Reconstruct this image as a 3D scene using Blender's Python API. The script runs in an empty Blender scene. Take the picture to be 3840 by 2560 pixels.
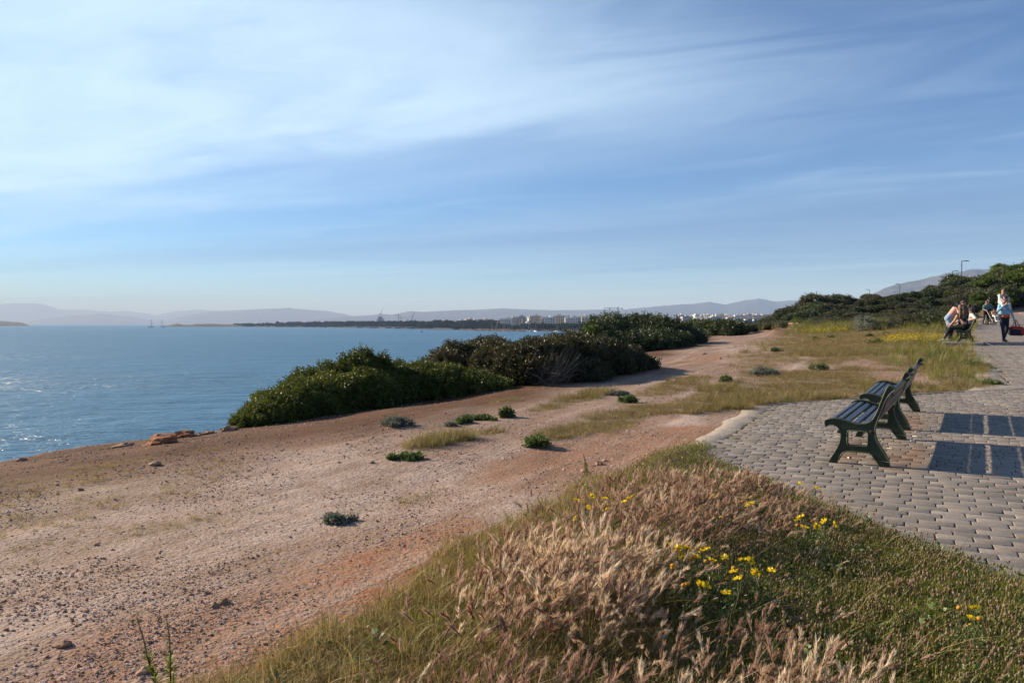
import bpy, bmesh, math, random
import numpy as np
from mathutils import Vector, Matrix, Euler

# ------------------------------------------------------------------ camera, sky, sun, exposure
scene = bpy.context.scene
COL = scene.collection
R = math.radians
CAM_H = 1.5
PITCH = math.atan(66.0 / 2880.0)
cam_d = bpy.data.cameras.new('camera')
cam = bpy.data.objects.new('camera', cam_d)
COL.objects.link(cam)
cam.location = (0, 0, CAM_H)
cam.rotation_euler = (math.pi / 2 - PITCH, 0, 0)
cam_d.sensor_width = 36.0
cam_d.lens = 27.0
cam_d.clip_start = 0.1
cam_d.clip_end = 120000.0
scene.camera = cam

SUN_EL = R(24.0)
SUN_AZ = Vector((-0.891, 0.454, 0.0)).normalized()          # towards the sun, over the sea
TO_SUN = Vector((SUN_AZ.x * math.cos(SUN_EL), SUN_AZ.y * math.cos(SUN_EL), math.sin(SUN_EL)))

world = bpy.data.worlds.new('World')
scene.world = world
world.use_nodes = True
wn, wl = world.node_tree.nodes, world.node_tree.links
wn.clear()


def wnode(kind, **kw):
    n = wn.new(kind)
    for k, v in kw.items():
        setattr(n, k, v)
    return n


def wmath(op, a, b=None, c=None, clamp=False):
    n = wnode('ShaderNodeMath', operation=op, use_clamp=clamp)
    for i, v in enumerate((a, b, c)):
        if v is None:
            continue
        if isinstance(v, (int, float)):
            n.inputs[i].default_value = v
        else:
            wl.new(v, n.inputs[i])
    return n.outputs[0]


sky = wnode('ShaderNodeTexSky', sky_type='NISHITA')
sky.sun_disc = False
sky.sun_elevation = SUN_EL
sky.sun_rotation = math.atan2(SUN_AZ.x, SUN_AZ.y)
sky.altitude = 10.0
sky.air_density = 0.75
sky.dust_density = 0.1
sky.ozone_density = 3.0
tc = wnode('ShaderNodeTexCoord')
sep = wnode('ShaderNodeSeparateXYZ')
wl.new(tc.outputs['Generated'], sep.inputs[0])
zc = wmath('MAXIMUM', sep.outputs[2], 0.02)
cx = wmath('DIVIDE', sep.outputs[0], zc)
cy = wmath('DIVIDE', sep.outputs[1], zc)
# q runs across the cloud bank, r along it (a flat layer of thin cirrus, seen in perspective)
q = wmath('ADD', wmath('MULTIPLY', cx, 0.54), wmath('MULTIPLY', cy, 0.84))
r_ = wmath('ADD', wmath('MULTIPLY', cx, 0.84), wmath('MULTIPLY', cy, -0.54))


def wnoise(qs, rs, scale, detail, rough, dist, off=0.0):
    cmb = wnode('ShaderNodeCombineXYZ')
    wl.new(wmath('MULTIPLY', q, qs), cmb.inputs[0])
    wl.new(wmath('MULTIPLY', r_, rs), cmb.inputs[1])
    cmb.inputs[2].default_value = off
    n = wnode('ShaderNodeTexNoise')
    n.inputs['Scale'].default_value = scale
    n.inputs['Detail'].default_value = detail
    n.inputs['Roughness'].default_value = rough
    n.inputs['Distortion'].default_value = dist
    wl.new(cmb.outputs[0], n.inputs['Vector'])
    return n.outputs[0]


def wsmooth(v, a, b):
    n = wnode('ShaderNodeMapRange', interpolation_type='SMOOTHSTEP')
    wl.new(v, n.inputs[0])
    n.inputs[1].default_value = a
    n.inputs[2].default_value = b
    return n.outputs[0]


n_big = wnoise(1.0, 0.35, 0.55, 3, 0.55, 0.6, 3.1)
n_streak = wnoise(1.35, 0.6, 0.9, 5, 0.55, 1.0, 7.7)
n_fine = wnoise(1.0, 0.6, 4.5, 4, 0.65, 0.5, 1.3)
qq = wmath('ADD', q, wmath('MULTIPLY', wmath('SUBTRACT', n_big, 0.5), 2.6))
bank = wmath('MULTIPLY', wsmooth(qq, 5.0, 2.2), wsmooth(wmath('ADD', r_, wmath('MULTIPLY', wmath('SUBTRACT', n_streak, 0.5), 2.6)), 0.05, -2.2))
tex = wmath('ADD', wmath('MULTIPLY', n_streak, 0.75), wmath('MULTIPLY', n_fine, 0.2))
bank = wmath('MULTIPLY', bank, wsmooth(tex, -0.15, 0.70))
wisps = wmath('MULTIPLY', wsmooth(wmath('ADD', wmath('MULTIPLY', n_streak, 0.75), wmath('MULTIPLY', n_big, 0.35)), 0.46, 0.95), 0.26)
n_low = wnoise(0.55, 0.13, 0.6, 4, 0.6, 0.4, 11.0)
low = wmath('MULTIPLY', wmath('MULTIPLY', wsmooth(n_low, 0.45, 0.75), wsmooth(q, 4.0, 9.0)), 0.3)
cloud = wmath('MAXIMUM', wmath('MAXIMUM', wmath('MULTIPLY', bank, 0.82), wisps), low, clamp=True)
mixc = wnode('ShaderNodeMix', data_type='RGBA')
wl.new(cloud, mixc.inputs[0])
wl.new(sky.outputs[0], mixc.inputs[6])
mixc.inputs[7].default_value = (10.4, 9.7, 9.5, 1)
wb = wnode('ShaderNodeMix', data_type='RGBA', blend_type='MULTIPLY')
wb.inputs[0].default_value = 1.0
wb.inputs[7].default_value = (0.72, 1.00, 1.22, 1)      # the camera's cool white balance
wl.new(mixc.outputs[2], wb.inputs[6])
# faint greyer bands of low cloud over the horizon
n_band = wnoise(0.30, 0.06, 0.55, 4, 0.55, 0.6, 23.0)
band = wmath('MULTIPLY', wmath('MULTIPLY', wsmooth(n_band, 0.46, 0.66), wmath('MULTIPLY', wsmooth(q, 5.0, 8.0), wsmooth(q, 26.0, 14.0))), 0.75)
mixb = wnode('ShaderNodeMix', data_type='RGBA', blend_type='MULTIPLY')
wl.new(band, mixb.inputs[0])
wl.new(wb.outputs[2], mixb.inputs[6])
mixb.inputs[7].default_value = (0.68, 0.70, 0.78, 1)
bg = wnode('ShaderNodeBackground')
SKY_STRENGTH = 0.06
bg.inputs[1].default_value = SKY_STRENGTH
wl.new(mixb.outputs[2], bg.inputs[0])
world.cycles.sampling_method = 'MANUAL'
world.cycles.sample_map_resolution = 512
wo = wnode('ShaderNodeOutputWorld')
wl.new(bg.outputs[0], wo.inputs[0])

sun_d = bpy.data.lights.new('sun', 'SUN')
sun_d.energy = 5.0
sun_d.angle = R(0.55)
sun_d.color = (1.0, 0.84, 0.65)
sun = bpy.data.objects.new('sun', sun_d)
COL.objects.link(sun)
sun.rotation_euler = (-TO_SUN).to_track_quat('-Z', 'Y').to_euler()
sun.location = (-40, 20, 40)

vs = scene.view_settings
vs.view_transform = 'Standard'
vs.look = 'None'
vs.exposure = 0.95
vs.gamma = 1.0
vs.use_curve_mapping = False
scene.cycles.use_denoising = True
scene.cycles.max_bounces = 6
scene.cycles.diffuse_bounces = 3
scene.cycles.glossy_bounces = 2
scene.cycles.transmission_bounces = 4
scene.cycles.transparent_max_bounces = 8
scene.cycles.volume_bounces = 0
scene.cycles.sample_clamp_indirect = 4.0

# ------------------------------------------------------------------ helpers
rng = np.random.default_rng(7)
random.seed(7)
CA, SA = 0.891, 0.454            # the coast runs along s, t points inland


def st2xy(s, t):
    return SA * s + CA * t, CA * s - SA * t


def xy2st(x, y):
    return SA * x + CA * y, CA * x - SA * y


def _hash(ix, iy, seed):
    h = (ix.astype(np.int64) * 374761393 + iy.astype(np.int64) * 668265263 + seed * 1274126177) & 0xffffffff
    h = ((h ^ (h >> 13)) * 1274126177) & 0xffffffff
    return ((h ^ (h >> 16)) & 0xffff) / 65535.0


def vnoise(x, y, seed=0):
    x = np.asarray(x, float)
    y = np.asarray(y, float)
    ix, iy = np.floor(x), np.floor(y)
    fx, fy = x - ix, y - iy
    fx = fx * fx * (3 - 2 * fx)
    fy = fy * fy * (3 - 2 * fy)
    a = _hash(ix, iy, seed)
    b = _hash(ix + 1, iy, seed)
    c = _hash(ix, iy + 1, seed)
    d = _hash(ix + 1, iy + 1, seed)
    return (a * (1 - fx) + b * fx) * (1 - fy) + (c * (1 - fx) + d * fx) * fy


def fbm(x, y, seed=0, octv=4):
    v, a, tot = 0.0, 1.0, 0.0
    for i in range(octv):
        v = v + a * vnoise(np.asarray(x) * 2 ** i, np.asarray(y) * 2 ** i, seed + i * 17)
        tot += a
        a *= 0.5
    return v / tot


def sst(v, a, b):
    k = np.clip((np.asarray(v, float) - a) / (b - a), 0, 1)
    return k * k * (3 - 2 * k)


PAVE_S = [-3, 2.5, 5.0, 6.0, 8.6, 13.8, 17.7, 28, 34, 45, 72, 80]
PAVE_T = [3.9, 2.7, 0.75, -0.1, -2.05, -2.0, 1.85, 2.2, 2.6, 3.3, 5.6, 6.6]


def pave_left(s):
    return np.interp(s, PAVE_S, PAVE_T)


def pave_right(s):
    return np.interp(s, [-3, 30, 72, 80], [6.2, 6.4, 8.4, 9.6])


def coast_t(s):
    s = np.asarray(s, float)
    base = np.interp(s, [-30, 0, 5.6, 9, 12, 20, 30, 45, 60, 100, 200, 500],
                     [-12.5, -11.2, -10.6, -10.3, -10.4, -10.8, -12.0, -14.0, -17, -20, -27, -45])
    return base + (fbm(s * 0.45, s * 0 + 3.3, 41, 3) - 0.5) * 1.6


def land_z(x, y):
    """height of the natural ground"""
    x = np.asarray(x, float)
    y = np.asarray(y, float)
    s, t = xy2st(x, y)
    P = np.interp(s, [-20, 8.0, 11.7, 13.5, 34, 61, 72, 90, 130, 500], [0, 0, .06, .11, .75, 1.40, 1.75, 2.1, 2.6, 6.0])
    Bn = np.interp(t, [-16, -11, -6, 0], [.35, .42, .60, 1.0])
    Bf = np.interp(t, [-20, -14, -11, -7, -3.5, 2], [.3, .42, .52, .72, .82, 1.0])
    k = sst(s, 44, 62)
    z = P * (Bn * (1 - k) + Bf * k)
    z = z + 2.3 * sst(s, 70, 104) * sst(t, -15, 0) * (1 - sst(s, 150, 260) * 0.5)      # the scrub-covered bank
    z = z + 1.2 * sst(t, 8.5, 16) * sst(s, 25, 70)
    ct = coast_t(s)
    e = t - ct
    z = z - 0.28 * (1 - sst(e, 0.2, 3.4))
    drop = np.clip((0.35 - e) / 2.6, 0, 1)
    z = z - drop ** 0.8 * 11.5
    return z


def pave_mask(s, t, m=0.0):
    return (t > pave_left(s) - m) & (t < pave_right(s) + m) & (s > -2.8) & (s < 79)


def ground_z(x, y):
    z = land_z(x, y)
    s, t = xy2st(np.asarray(x, float), np.asarray(y, float))
    near = 1 - sst(np.asarray(y, float), 40, 90)
    z = z + near * ((fbm(s * 0.35, t * 0.5, 5, 3) - 0.5) * 0.10 + (fbm(s * 1.5, t * 2.2, 9, 3) - 0.5) * 0.035) * sst(t, -2.2, -3.2)
    # low swell under the barley clump in the foreground
    gx, gy = np.asarray(x, float) - 0.7, np.asarray(y, float) - 4.3
    z = z + 0.10 * np.exp(-(gx * gx / 1.2 + gy * gy / 2.0)) * (1 - sst(t, -0.9, 0.2))
    # two spoil heaps and a worn edge at the far side of the clearing
    for (mx, my, mr, mh) in MOUNDS:
        d2 = ((x - mx) ** 2 + (y - my) ** 2) / mr ** 2
        z = z + mh * np.exp(-d2 * 1.6) * (0.75 + 0.5 * fbm(x * 1.3, y * 1.3, 77, 3))
    k = sst(t, pave_left(s) - 0.25, pave_left(s) + 0.12) * (1 - sst(t, pave_right(s) - 0.1, pave_right(s) + 0.3)) * (s > -2.8) * (s < 79)
    return z - 0.09 * k


MOUNDS = []
FWD = np.array([0, math.cos(PITCH), -math.sin(PITCH)])
UPV = np.array([0, math.sin(PITCH), math.cos(PITCH)])


def ray(px, py):
    d = FWD + np.array([1, 0, 0]) * ((px - 1920) / 2880.0) + UPV * ((1280 - py) / 2880.0)
    return d


def at(px, py, depth):
    """where the photograph's line of sight (px, py) meets the plane y = depth"""
    d = ray(px, py)
    k = depth / d[1]
    return np.array([d[0] * k, depth, CAM_H + d[2] * k])


def on_ground(px, py, lo=2.5, hi=140.0):
    d = ray(px, py)
    ks = np.geomspace(lo, hi, 900)
    X, Y, Z = d[0] * ks, d[1] * ks, CAM_H + d[2] * ks
    S_, T_ = xy2st(X, Y)
    gap = Z - land_z(X, Y)
    gap = np.where((T_ > coast_t(S_) + 0.7) & (S_ < 110), gap, 1e6)        # stay on the cliff top
    below = np.nonzero(gap < 0)[0]
    i = below[0] if len(below) else int(np.argmin(gap))
    return np.array([X[i], Y[i], float(ground_z(X[i], Y[i]))])


def project(x, y, z):
    v = np.stack([np.asarray(x, float), np.asarray(y, float), np.asarray(z, float) - CAM_H], -1)
    dep = v @ FWD
    return 1920 + 2880 * v[..., 0] / dep, 1280 - 2880 * (v @ UPV) / dep, dep


def new_mesh(name, V, faces, attrs=None, mats=None, mat_idx=None, smooth=False):
    """faces: list of int arrays (M, k)"""
    me = bpy.data.meshes.new(name)
    V = np.asarray(V, np.float32)
    me.vertices.add(len(V))
    me.vertices.foreach_set('co', V.ravel())
    faces = [np.asarray(f, np.int32) for f in faces if len(f)]
    if faces:
        loops = np.concatenate([f.ravel() for f in faces])
        tot = np.concatenate([np.full(len(f), f.shape[1], np.int32) for f in faces])
        start = np.concatenate([[0], np.cumsum(tot)[:-1]]).astype(np.int32)
        me.loops.add(len(loops))
        me.loops.foreach_set('vertex_index', loops)
        me.polygons.add(len(tot))
        me.polygons.foreach_set('loop_start', start)
        me.polygons.foreach_set('loop_total', tot)
        if mat_idx is not None:
            me.polygons.foreach_set('material_index', np.asarray(mat_idx, np.int32))
        if smooth:
            me.polygons.foreach_set('use_smooth', np.ones(len(tot), bool))
    for k, v in (attrs or {}).items():
        v = np.asarray(v)
        if v.ndim == 2:
            a = me.attributes.new(k, 'FLOAT_VECTOR', 'POINT')
            a.data.foreach_set('vector', v.astype(np.float32).ravel())
        elif v.dtype.kind == 'i':
            a = me.attributes.new(k, 'INT', 'POINT')
            a.data.foreach_set('value', v.astype(np.int32))
        else:
            a = me.attributes.new(k, 'FLOAT', 'POINT')
            a.data.foreach_set('value', v.astype(np.float32))
    for m in (mats or []):
        me.materials.append(m)
    me.update()
    me.validate()
    return me


class MB:
    """collects shapes, then becomes one mesh"""

    def __init__(self):
        self.v, self.f, self.mi, self.n, self.cur = [], [], [], 0, 0

    def add(self, V, F, mi=None):
        V = [tuple(map(float, p)) for p in V]
        self.v += V
        for f in F:
            self.f.append(tuple(i + self.n for i in f))
            self.mi.append(self.cur if mi is None else mi)
        self.n += len(V)
        return self

    def box(self, c, size, rot=None, bev=0.0, mi=None):
        hx, hy, hz = [a / 2 for a in size]
        pts = [(sx * hx, sy * hy, sz * hz) for sz in (-1, 1) for sx, sy in ((-1, -1), (1, -1), (1, 1), (-1, 1))]
        fs = [(3, 2, 1, 0), (4, 5, 6, 7), (0, 1, 5, 4), (1, 2, 6, 5), (2, 3, 7, 6), (3, 0, 4, 7)]
        M = rot if rot is not None else Matrix.Identity(3)
        return self.add([Vector(c) + M @ Vector(p) for p in pts], fs, mi)

    def tube(self, path, radii, n=8, cap=True, mi=None, flat=1.0):
        path = [Vector(p) for p in path]
        if isinstance(radii, (int, float)):
            radii = [radii] * len(path)
        V, F = [], []
        prev = None
        for i, p in enumerate(path):
            d = (path[min(i + 1, len(path) - 1)] - path[max(i - 1, 0)])
            d = d.normalized() if d.length > 1e-9 else Vector((0, 0, 1))
            if prev is None:
                a = d.orthogonal().normalized()
            else:
                a = (prev - d * prev.dot(d))
                a = a.normalized() if a.length > 1e-6 else d.orthogonal().normalized()
            prev = a
            b = d.cross(a)
            for k in range(n):
                th = 2 * math.pi * k / n
                V.append(p + (a * math.cos(th) + b * math.sin(th) * flat) * radii[i])
        for i in range(len(path) - 1):
            for k in range(n):
                k2 = (k + 1) % n
                F.append((i * n + k, i * n + k2, (i + 1) * n + k2, (i + 1) * n + k))
        if cap:
            F.append(tuple(reversed(range(n))))
            F.append(tuple((len(path) - 1) * n + k for k in range(n)))
        return self.add(V, F, mi)

    def lathe(self, prof, n=12, c=(0, 0, 0), mi=None, squash=(1, 1), rot=None):
        V, F = [], []
        M = rot if rot is not None else Matrix.Identity(3)
        for (r, z) in prof:
            for k in range(n):
                th = 2 * math.pi * k / n
                V.append(Vector(c) + M @ Vector((r * math.cos(th) * squash[0], r * math.sin(th) * squash[1], z)))
        for i in range(len(prof) - 1):
            for k in range(n):
                k2 = (k + 1) % n
                F.append((i * n + k, i * n + k2, (i + 1) * n + k2, (i + 1) * n + k))
        F.append(tuple(reversed(range(n))))
        F.append(tuple((len(prof) - 1) * n + k for k in range(n)))
        return self.add(V, F, mi)

    def mesh(self, name, mats, smooth=False):
        me = bpy.data.meshes.new(name)
        me.from_pydata(self.v, [], self.f)
        for m in (mats if isinstance(mats, (list, tuple)) else [mats]):
            me.materials.append(m)
        me.polygons.foreach_set('material_index', np.array(self.mi, np.int32))
        if smooth:
            me.polygons.foreach_set('use_smooth', np.ones(len(self.f), bool))
        me.update()
        return me


def obj(name, me, parent=None, loc=(0, 0, 0), rot=(0, 0, 0), scale=(1, 1, 1)):
    o = bpy.data.objects.new(name, me)
    COL.objects.link(o)
    o.location = loc
    o.rotation_euler = rot
    o.scale = scale
    if parent is not None:
        o.parent = parent
    if name in ('stems', 'leaves', 'branches', 'foliage', 'twigs'):
        o['kind'] = 'stuff'          # too fine to pick apart
    return o


def tag(o, label, cat, group=None):
    o['label'] = label
    o['category'] = cat
    if group:
        o['group'] = group
    return o


def struct(o, label=None):
    o['kind'] = 'structure'
    if label:
        o['label'] = label
    return o


def stuff(o, label, cat=None):
    o['kind'] = 'stuff'
    o['label'] = label
    if cat:
        o['category'] = cat
    return o


def thing(name, label, cat, loc=(0, 0, 0), rotz=0.0, group=None, scale=1.0):
    o = bpy.data.objects.new(name, None)
    COL.objects.link(o)
    o.location = loc
    o.rotation_euler = (0, 0, rotz)
    o.scale = (scale,) * 3
    o.empty_display_size = 0.2
    return tag(o, label, cat, group)


def copy_tree(o, parent=None):
    c = o.copy()
    COL.objects.link(c)
    c.parent = parent
    for ch in o.children:
        copy_tree(ch, c)
    return c


# ------------------------------------------------------------------ materials
def smoothmix(nt, fac, a, b):
    n = nt.nodes.new('ShaderNodeMix')
    n.data_type = 'RGBA'
    if isinstance(fac, float):
        n.inputs[0].default_value = fac
    else:
        nt.links.new(fac, n.inputs[0])
    for i, v in ((6, a), (7, b)):
        if isinstance(v, tuple):
            n.inputs[i].default_value = (*v, 1)
        else:
            nt.links.new(v, n.inputs[i])
    return n.outputs[2]


def tex_noise(nt, scale, detail=4, rough=0.6, vec=None, dist=0.0):
    n = nt.nodes.new('ShaderNodeTexNoise')
    n.inputs['Scale'].default_value = scale
    n.inputs['Detail'].default_value = detail
    n.inputs['Roughness'].default_value = rough
    n.inputs['Distortion'].default_value = dist
    if vec is not None:
        nt.links.new(vec, n.inputs['Vector'])
    return n.outputs[0]


def remap(nt, v, a, b, c=0.0, d=1.0):
    n = nt.nodes.new('ShaderNodeMapRange')
    nt.links.new(v, n.inputs[0])
    for i, k in enumerate((a, b, c, d)):
        n.inputs[i + 1].default_value = k
    return n.outputs[0]


def nmath(nt, op, a, b=None, clamp=False):
    n = nt.nodes.new('ShaderNodeMath')
    n.operation = op
    n.use_clamp = clamp
    for i, v in enumerate((a, b)):
        if v is None:
            continue
        if isinstance(v, (int, float)):
            n.inputs[i].default_value = v
        else:
            nt.links.new(v, n.inputs[i])
    return n.outputs[0]


def attr(nt, name):
    n = nt.nodes.new('ShaderNodeAttribute')
    n.attribute_name = name
    return n.outputs['Fac']


def start_mat(name):
    m = bpy.data.materials.new(name)
    m.use_nodes = True
    nt = m.node_tree
    b = nt.nodes['Principled BSDF']
    return m, nt, b


def mat(name, c1, c2=None, scale=6.0, rough=0.7, bump=0.0, bump_scale=30.0, metal=0.0, coat=0.0, spec=0.4, detail=5):
    m, nt, b = start_mat(name)
    tcn = nt.nodes.new('ShaderNodeTexCoord')
    vec = tcn.outputs['Object']
    if c2 is None:
        c2 = tuple(x * 0.8 for x in c1)
    f = remap(nt, tex_noise(nt, scale, detail, 0.6, vec), 0.3, 0.7)
    nt.links.new(smoothmix(nt, f, c1, c2), b.inputs['Base Color'])
    b.inputs['Roughness'].default_value = rough
    b.inputs['Metallic'].default_value = metal
    b.inputs['Specular IOR Level'].default_value = spec
    b.inputs['Coat Weight'].default_value = coat
    if bump:
        bn = nt.nodes.new('ShaderNodeBump')
        bn.inputs['Strength'].default_value = bump
        bn.inputs['Distance'].default_value = 0.01
        nt.links.new(tex_noise(nt, bump_scale, 5, 0.6, vec), bn.inputs['Height'])
        nt.links.new(bn.outputs[0], b.inputs['Normal'])
    return m


def leaf_mat(name, cols, trans=0.35, rough=0.5, gloss=0.06, per_obj=0.25):
    """cols: dark -> light; varies by the 'rnd' attribute and by object"""
    m, nt, b = start_mat(name)
    nt.nodes.remove(b)
    oi = nt.nodes.new('ShaderNodeObjectInfo')
    v = nmath(nt, 'ADD', nmath(nt, 'MULTIPLY', attr(nt, 'rnd'), 1.0 - per_obj), nmath(nt, 'MULTIPLY', oi.outputs['Random'], per_obj))
    cr = nt.nodes.new('ShaderNodeValToRGB')
    nt.links.new(v, cr.inputs[0])
    el = cr.color_ramp.elements
    while len(el) < len(cols):
        el.new(0.5)
    for i, c in enumerate(cols):
        el[i].position = i / (len(cols) - 1)
        el[i].color = (*c, 1)
    d = nt.nodes.new('ShaderNodeBsdfDiffuse')
    tr = nt.nodes.new('ShaderNodeBsdfTranslucent')
    gl = nt.nodes.new('ShaderNodeBsdfGlossy')
    gl.inputs['Roughness'].default_value = rough
    gl.inputs['Color'].default_value = (0.9, 0.9, 0.9, 1)
    nt.links.new(cr.outputs[0], d.inputs[0])
    nt.links.new(cr.outputs[0], tr.inputs[0])
    m1 = nt.nodes.new('ShaderNodeMixShader')
    m1.inputs[0].default_value = trans
    nt.links.new(d.outputs[0], m1.inputs[1])
    nt.links.new(tr.outputs[0], m1.inputs[2])
    m2 = nt.nodes.new('ShaderNodeMixShader')
    m2.inputs[0].default_value = gloss
    nt.links.new(m1.outputs[0], m2.inputs[1])
    nt.links.new(gl.outputs[0], m2.inputs[2])
    nt.links.new(m2.outputs[0], nt.nodes['Material Output'].inputs[0])
    return m


# ------------------------------------------------------------------ instancer for uncountable stuff
def source_object(me):
    return bpy.data.objects.new(me.name, me)          # lives only in an unlinked source collection


def instancer(name, pts, rots, scl, idx, sources, label):
    coll = bpy.data.collections.new(name + '_source')
    order = []
    for i, me in enumerate(sources):
        o = bpy.data.objects.new('%s_src%03d' % (name, i), me)
        coll.objects.link(o)
    me = new_mesh(name, pts, [], {'rot': np.asarray(rots, float), 'scl': np.asarray(scl, float), 'idx': np.asarray(idx).astype(int)})
    o = obj(name, me)
    ng = bpy.data.node_groups.new(name, 'GeometryNodeTree')
    ng.interface.new_socket('Geometry', in_out='INPUT', socket_type='NodeSocketGeometry')
    ng.interface.new_socket('Geometry', in_out='OUTPUT', socket_type='NodeSocketGeometry')
    N, L = ng.nodes, ng.links
    gi, go = N.new('NodeGroupInput'), N.new('NodeGroupOutput')
    ci = N.new('GeometryNodeCollectionInfo')
    ci.inputs['Collection'].default_value = coll
    ci.inputs['Separate Children'].default_value = True
    ci.inputs['Reset Children'].default_value = True
    iop = N.new('GeometryNodeInstanceOnPoints')
    iop.inputs['Pick Instance'].default_value = True

    def named(nm, ty):
        a = N.new('GeometryNodeInputNamedAttribute')
        a.data_type = ty
        a.inputs['Name'].default_value = nm
        return a.outputs['Attribute']
    e2r = N.new('FunctionNodeEulerToRotation')
    L.new(named('rot', 'FLOAT_VECTOR'), e2r.inputs[0])
    L.new(gi.outputs[0], iop.inputs['Points'])
    L.new(ci.outputs[0], iop.inputs['Instance'])
    L.new(named('idx', 'INT'), iop.inputs['Instance Index'])
    L.new(e2r.outputs[0], iop.inputs['Rotation'])
    L.new(named('scl', 'FLOAT'), iop.inputs['Scale'])
    L.new(iop.outputs[0], go.inputs[0])
    md = o.modifiers.new('scatter', 'NODES')
    md.node_group = ng
    return stuff(o, label)


def in_view(x, y, z, mx=260, my=400):
    px, py, dep = project(x, y, z)
    return (dep > 0.8) & (px > -mx) & (px < 3840 + mx) & (py > -my) & (py < 2560 + my)

# ------------------------------------------------------------------ the setting: ground, sea, far coast, hills
_m1 = on_ground(2842, 1252)
_m2 = on_ground(2936, 1252)
_m3 = on_ground(2985, 1243)
MOUNDS += [(_m1[0], _m1[1], 1.2, 0.20), (_m1[0] + .9, _m1[1] + .8, 1.0, 0.18), (_m2[0], _m2[1] + 1, 1.3, 0.30), (_m2[0] + 1.1, _m2[1] + 1.4, 0.9, 0.28), (_m2[0] - 1.0, _m2[1] + .5, 0.8, 0.14), (_m3[0] + 0.9, _m3[1] + 3, 1.1, 0.3)]


def growing(lo, hi, a, b, step, k):
    """fine step in [a, b], growing outside"""
    mid = np.arange(a, b, step)
    up, s = [], step
    v = mid[-1]
    while v < hi:
        s *= k
        v += s
        up.append(v)
    dn, s, v = [], step, a
    while v > lo:
        s *= k
        v -= s
        dn.append(v)
    return np.concatenate([dn[::-1], mid, up])


GS = growing(-70, 520, 1.0, 19.0, 0.085, 1.035)
GT = growing(-60, 260, -12.6, 2.6, 0.085, 1.05)
S2, T2 = np.meshgrid(GS, GT, indexing='ij')
gx, gy = st2xy(S2, T2)
gx, gy = gx.ravel(), gy.ravel()
gzv = ground_z(gx, gy)
gs, gt = S2.ravel(), T2.ravel()


def blob(px, py, rs, rt, amp=1.0):
    """a patch of ground centred where the photo shows it; radii in metres along and across the coast"""
    g = on_ground(px, py)
    s0, t0 = xy2st(g[0], g[1])
    return (s0, t0, rs, rt, amp)


def blobs(s, t, lst, seed=3, wob=0.55):
    v = np.zeros_like(np.asarray(s, float))
    n = (fbm(np.asarray(s) * 1.7, np.asarray(t) * 1.7, seed, 4) - 0.5) * 2 * wob
    for (s0, t0, rs, rt, a) in lst:
        d = np.sqrt(((s - s0) / rs) ** 2 + ((t - t0) / rt) ** 2)
        v = np.maximum(v, a * (1 - sst(d + n, 0.55, 1.15)))
    return v


ORANGE = [blob(2640, 1640, 1.6, 0.75), blob(2450, 1670, 1.6, 0.7, .85), blob(2150, 1720, 1.5, 0.9, .75), blob(1560, 2120, 1.0, 0.45), blob(1330, 2280, 0.9, 0.45, .95),
          blob(1180, 2420, .9, .5, .9), blob(1000, 2300, .8, .5, .5), blob(700, 2450, .7, .6, .55), blob(1500, 1520, 2.4, .9, .7), blob(1150, 1590, 2.0, .9, .7),
          blob(1950, 1440, 2.5, .9, .55), blob(2400, 1390, 3.0, 1.0, .6), blob(2620, 1345, 3.5, 1.0, .6), blob(3350, 1420, 1.2, 1.0, .35),
          blob(2842, 1250, 3.0, 2.0), blob(2940, 1248, 3.2, 2.2), blob(2100, 1810, .9, .6, .4), blob(900, 1700, 3, .8, .35), blob(2300, 1640, 3, .4, .5)]
WHITE = [blob(2500, 1620, 3.0, .45, 1), blob(1700, 1800, 2.2, 1.0, .7), blob(900, 1800, 2.4, 1.4, .75), blob(500, 2000, 1.6, 1.2, .7), blob(2800, 1300, 6, 1.2, .8), blob(3620, 1425, 1.8, 1.3, .7),
         blob(1300, 1900, 1.6, .8, .75), blob(2050, 1860, 1.0, .5, .7), blob(2050, 1920, .8, .4, .7), blob(200, 2250, 1.0, .9, .45)]
GRASSY = [blob(1660, 1655, .8, .28, .9), blob(1820, 1618, .45, .2, .9), blob(2050, 1528, .8, .25, .9), blob(2180, 1600, 1.3, .35, .95), blob(2350, 1560, 1.6, .55, .9),
          blob(2200, 1482, 1.2, .35, .8), blob(2560, 1440, 2.5, .5, .8), blob(2500, 1530, 1.4, .35, .8), blob(2750, 1490, 2.4, .9, 1), blob(2950, 1480, 2.2, 1.1, 1),
          blob(1900, 1500, .5, .2, .5)]
THIN = [blob(300, 1900, 1.5, .6, .5), blob(130, 1880, 1.6, .8, .6), blob(480, 2010, .5, .2, .8), blob(760, 1960, .6, .2, .5), blob(1560, 1860, .25, .12, .9), blob(120, 1810, 2.4, .2, .6), blob(350, 1850, 2.2, .5, .5), blob(1400, 1890, .5, .2, .5), blob(250, 2060, .8, .4, .4)]


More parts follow.
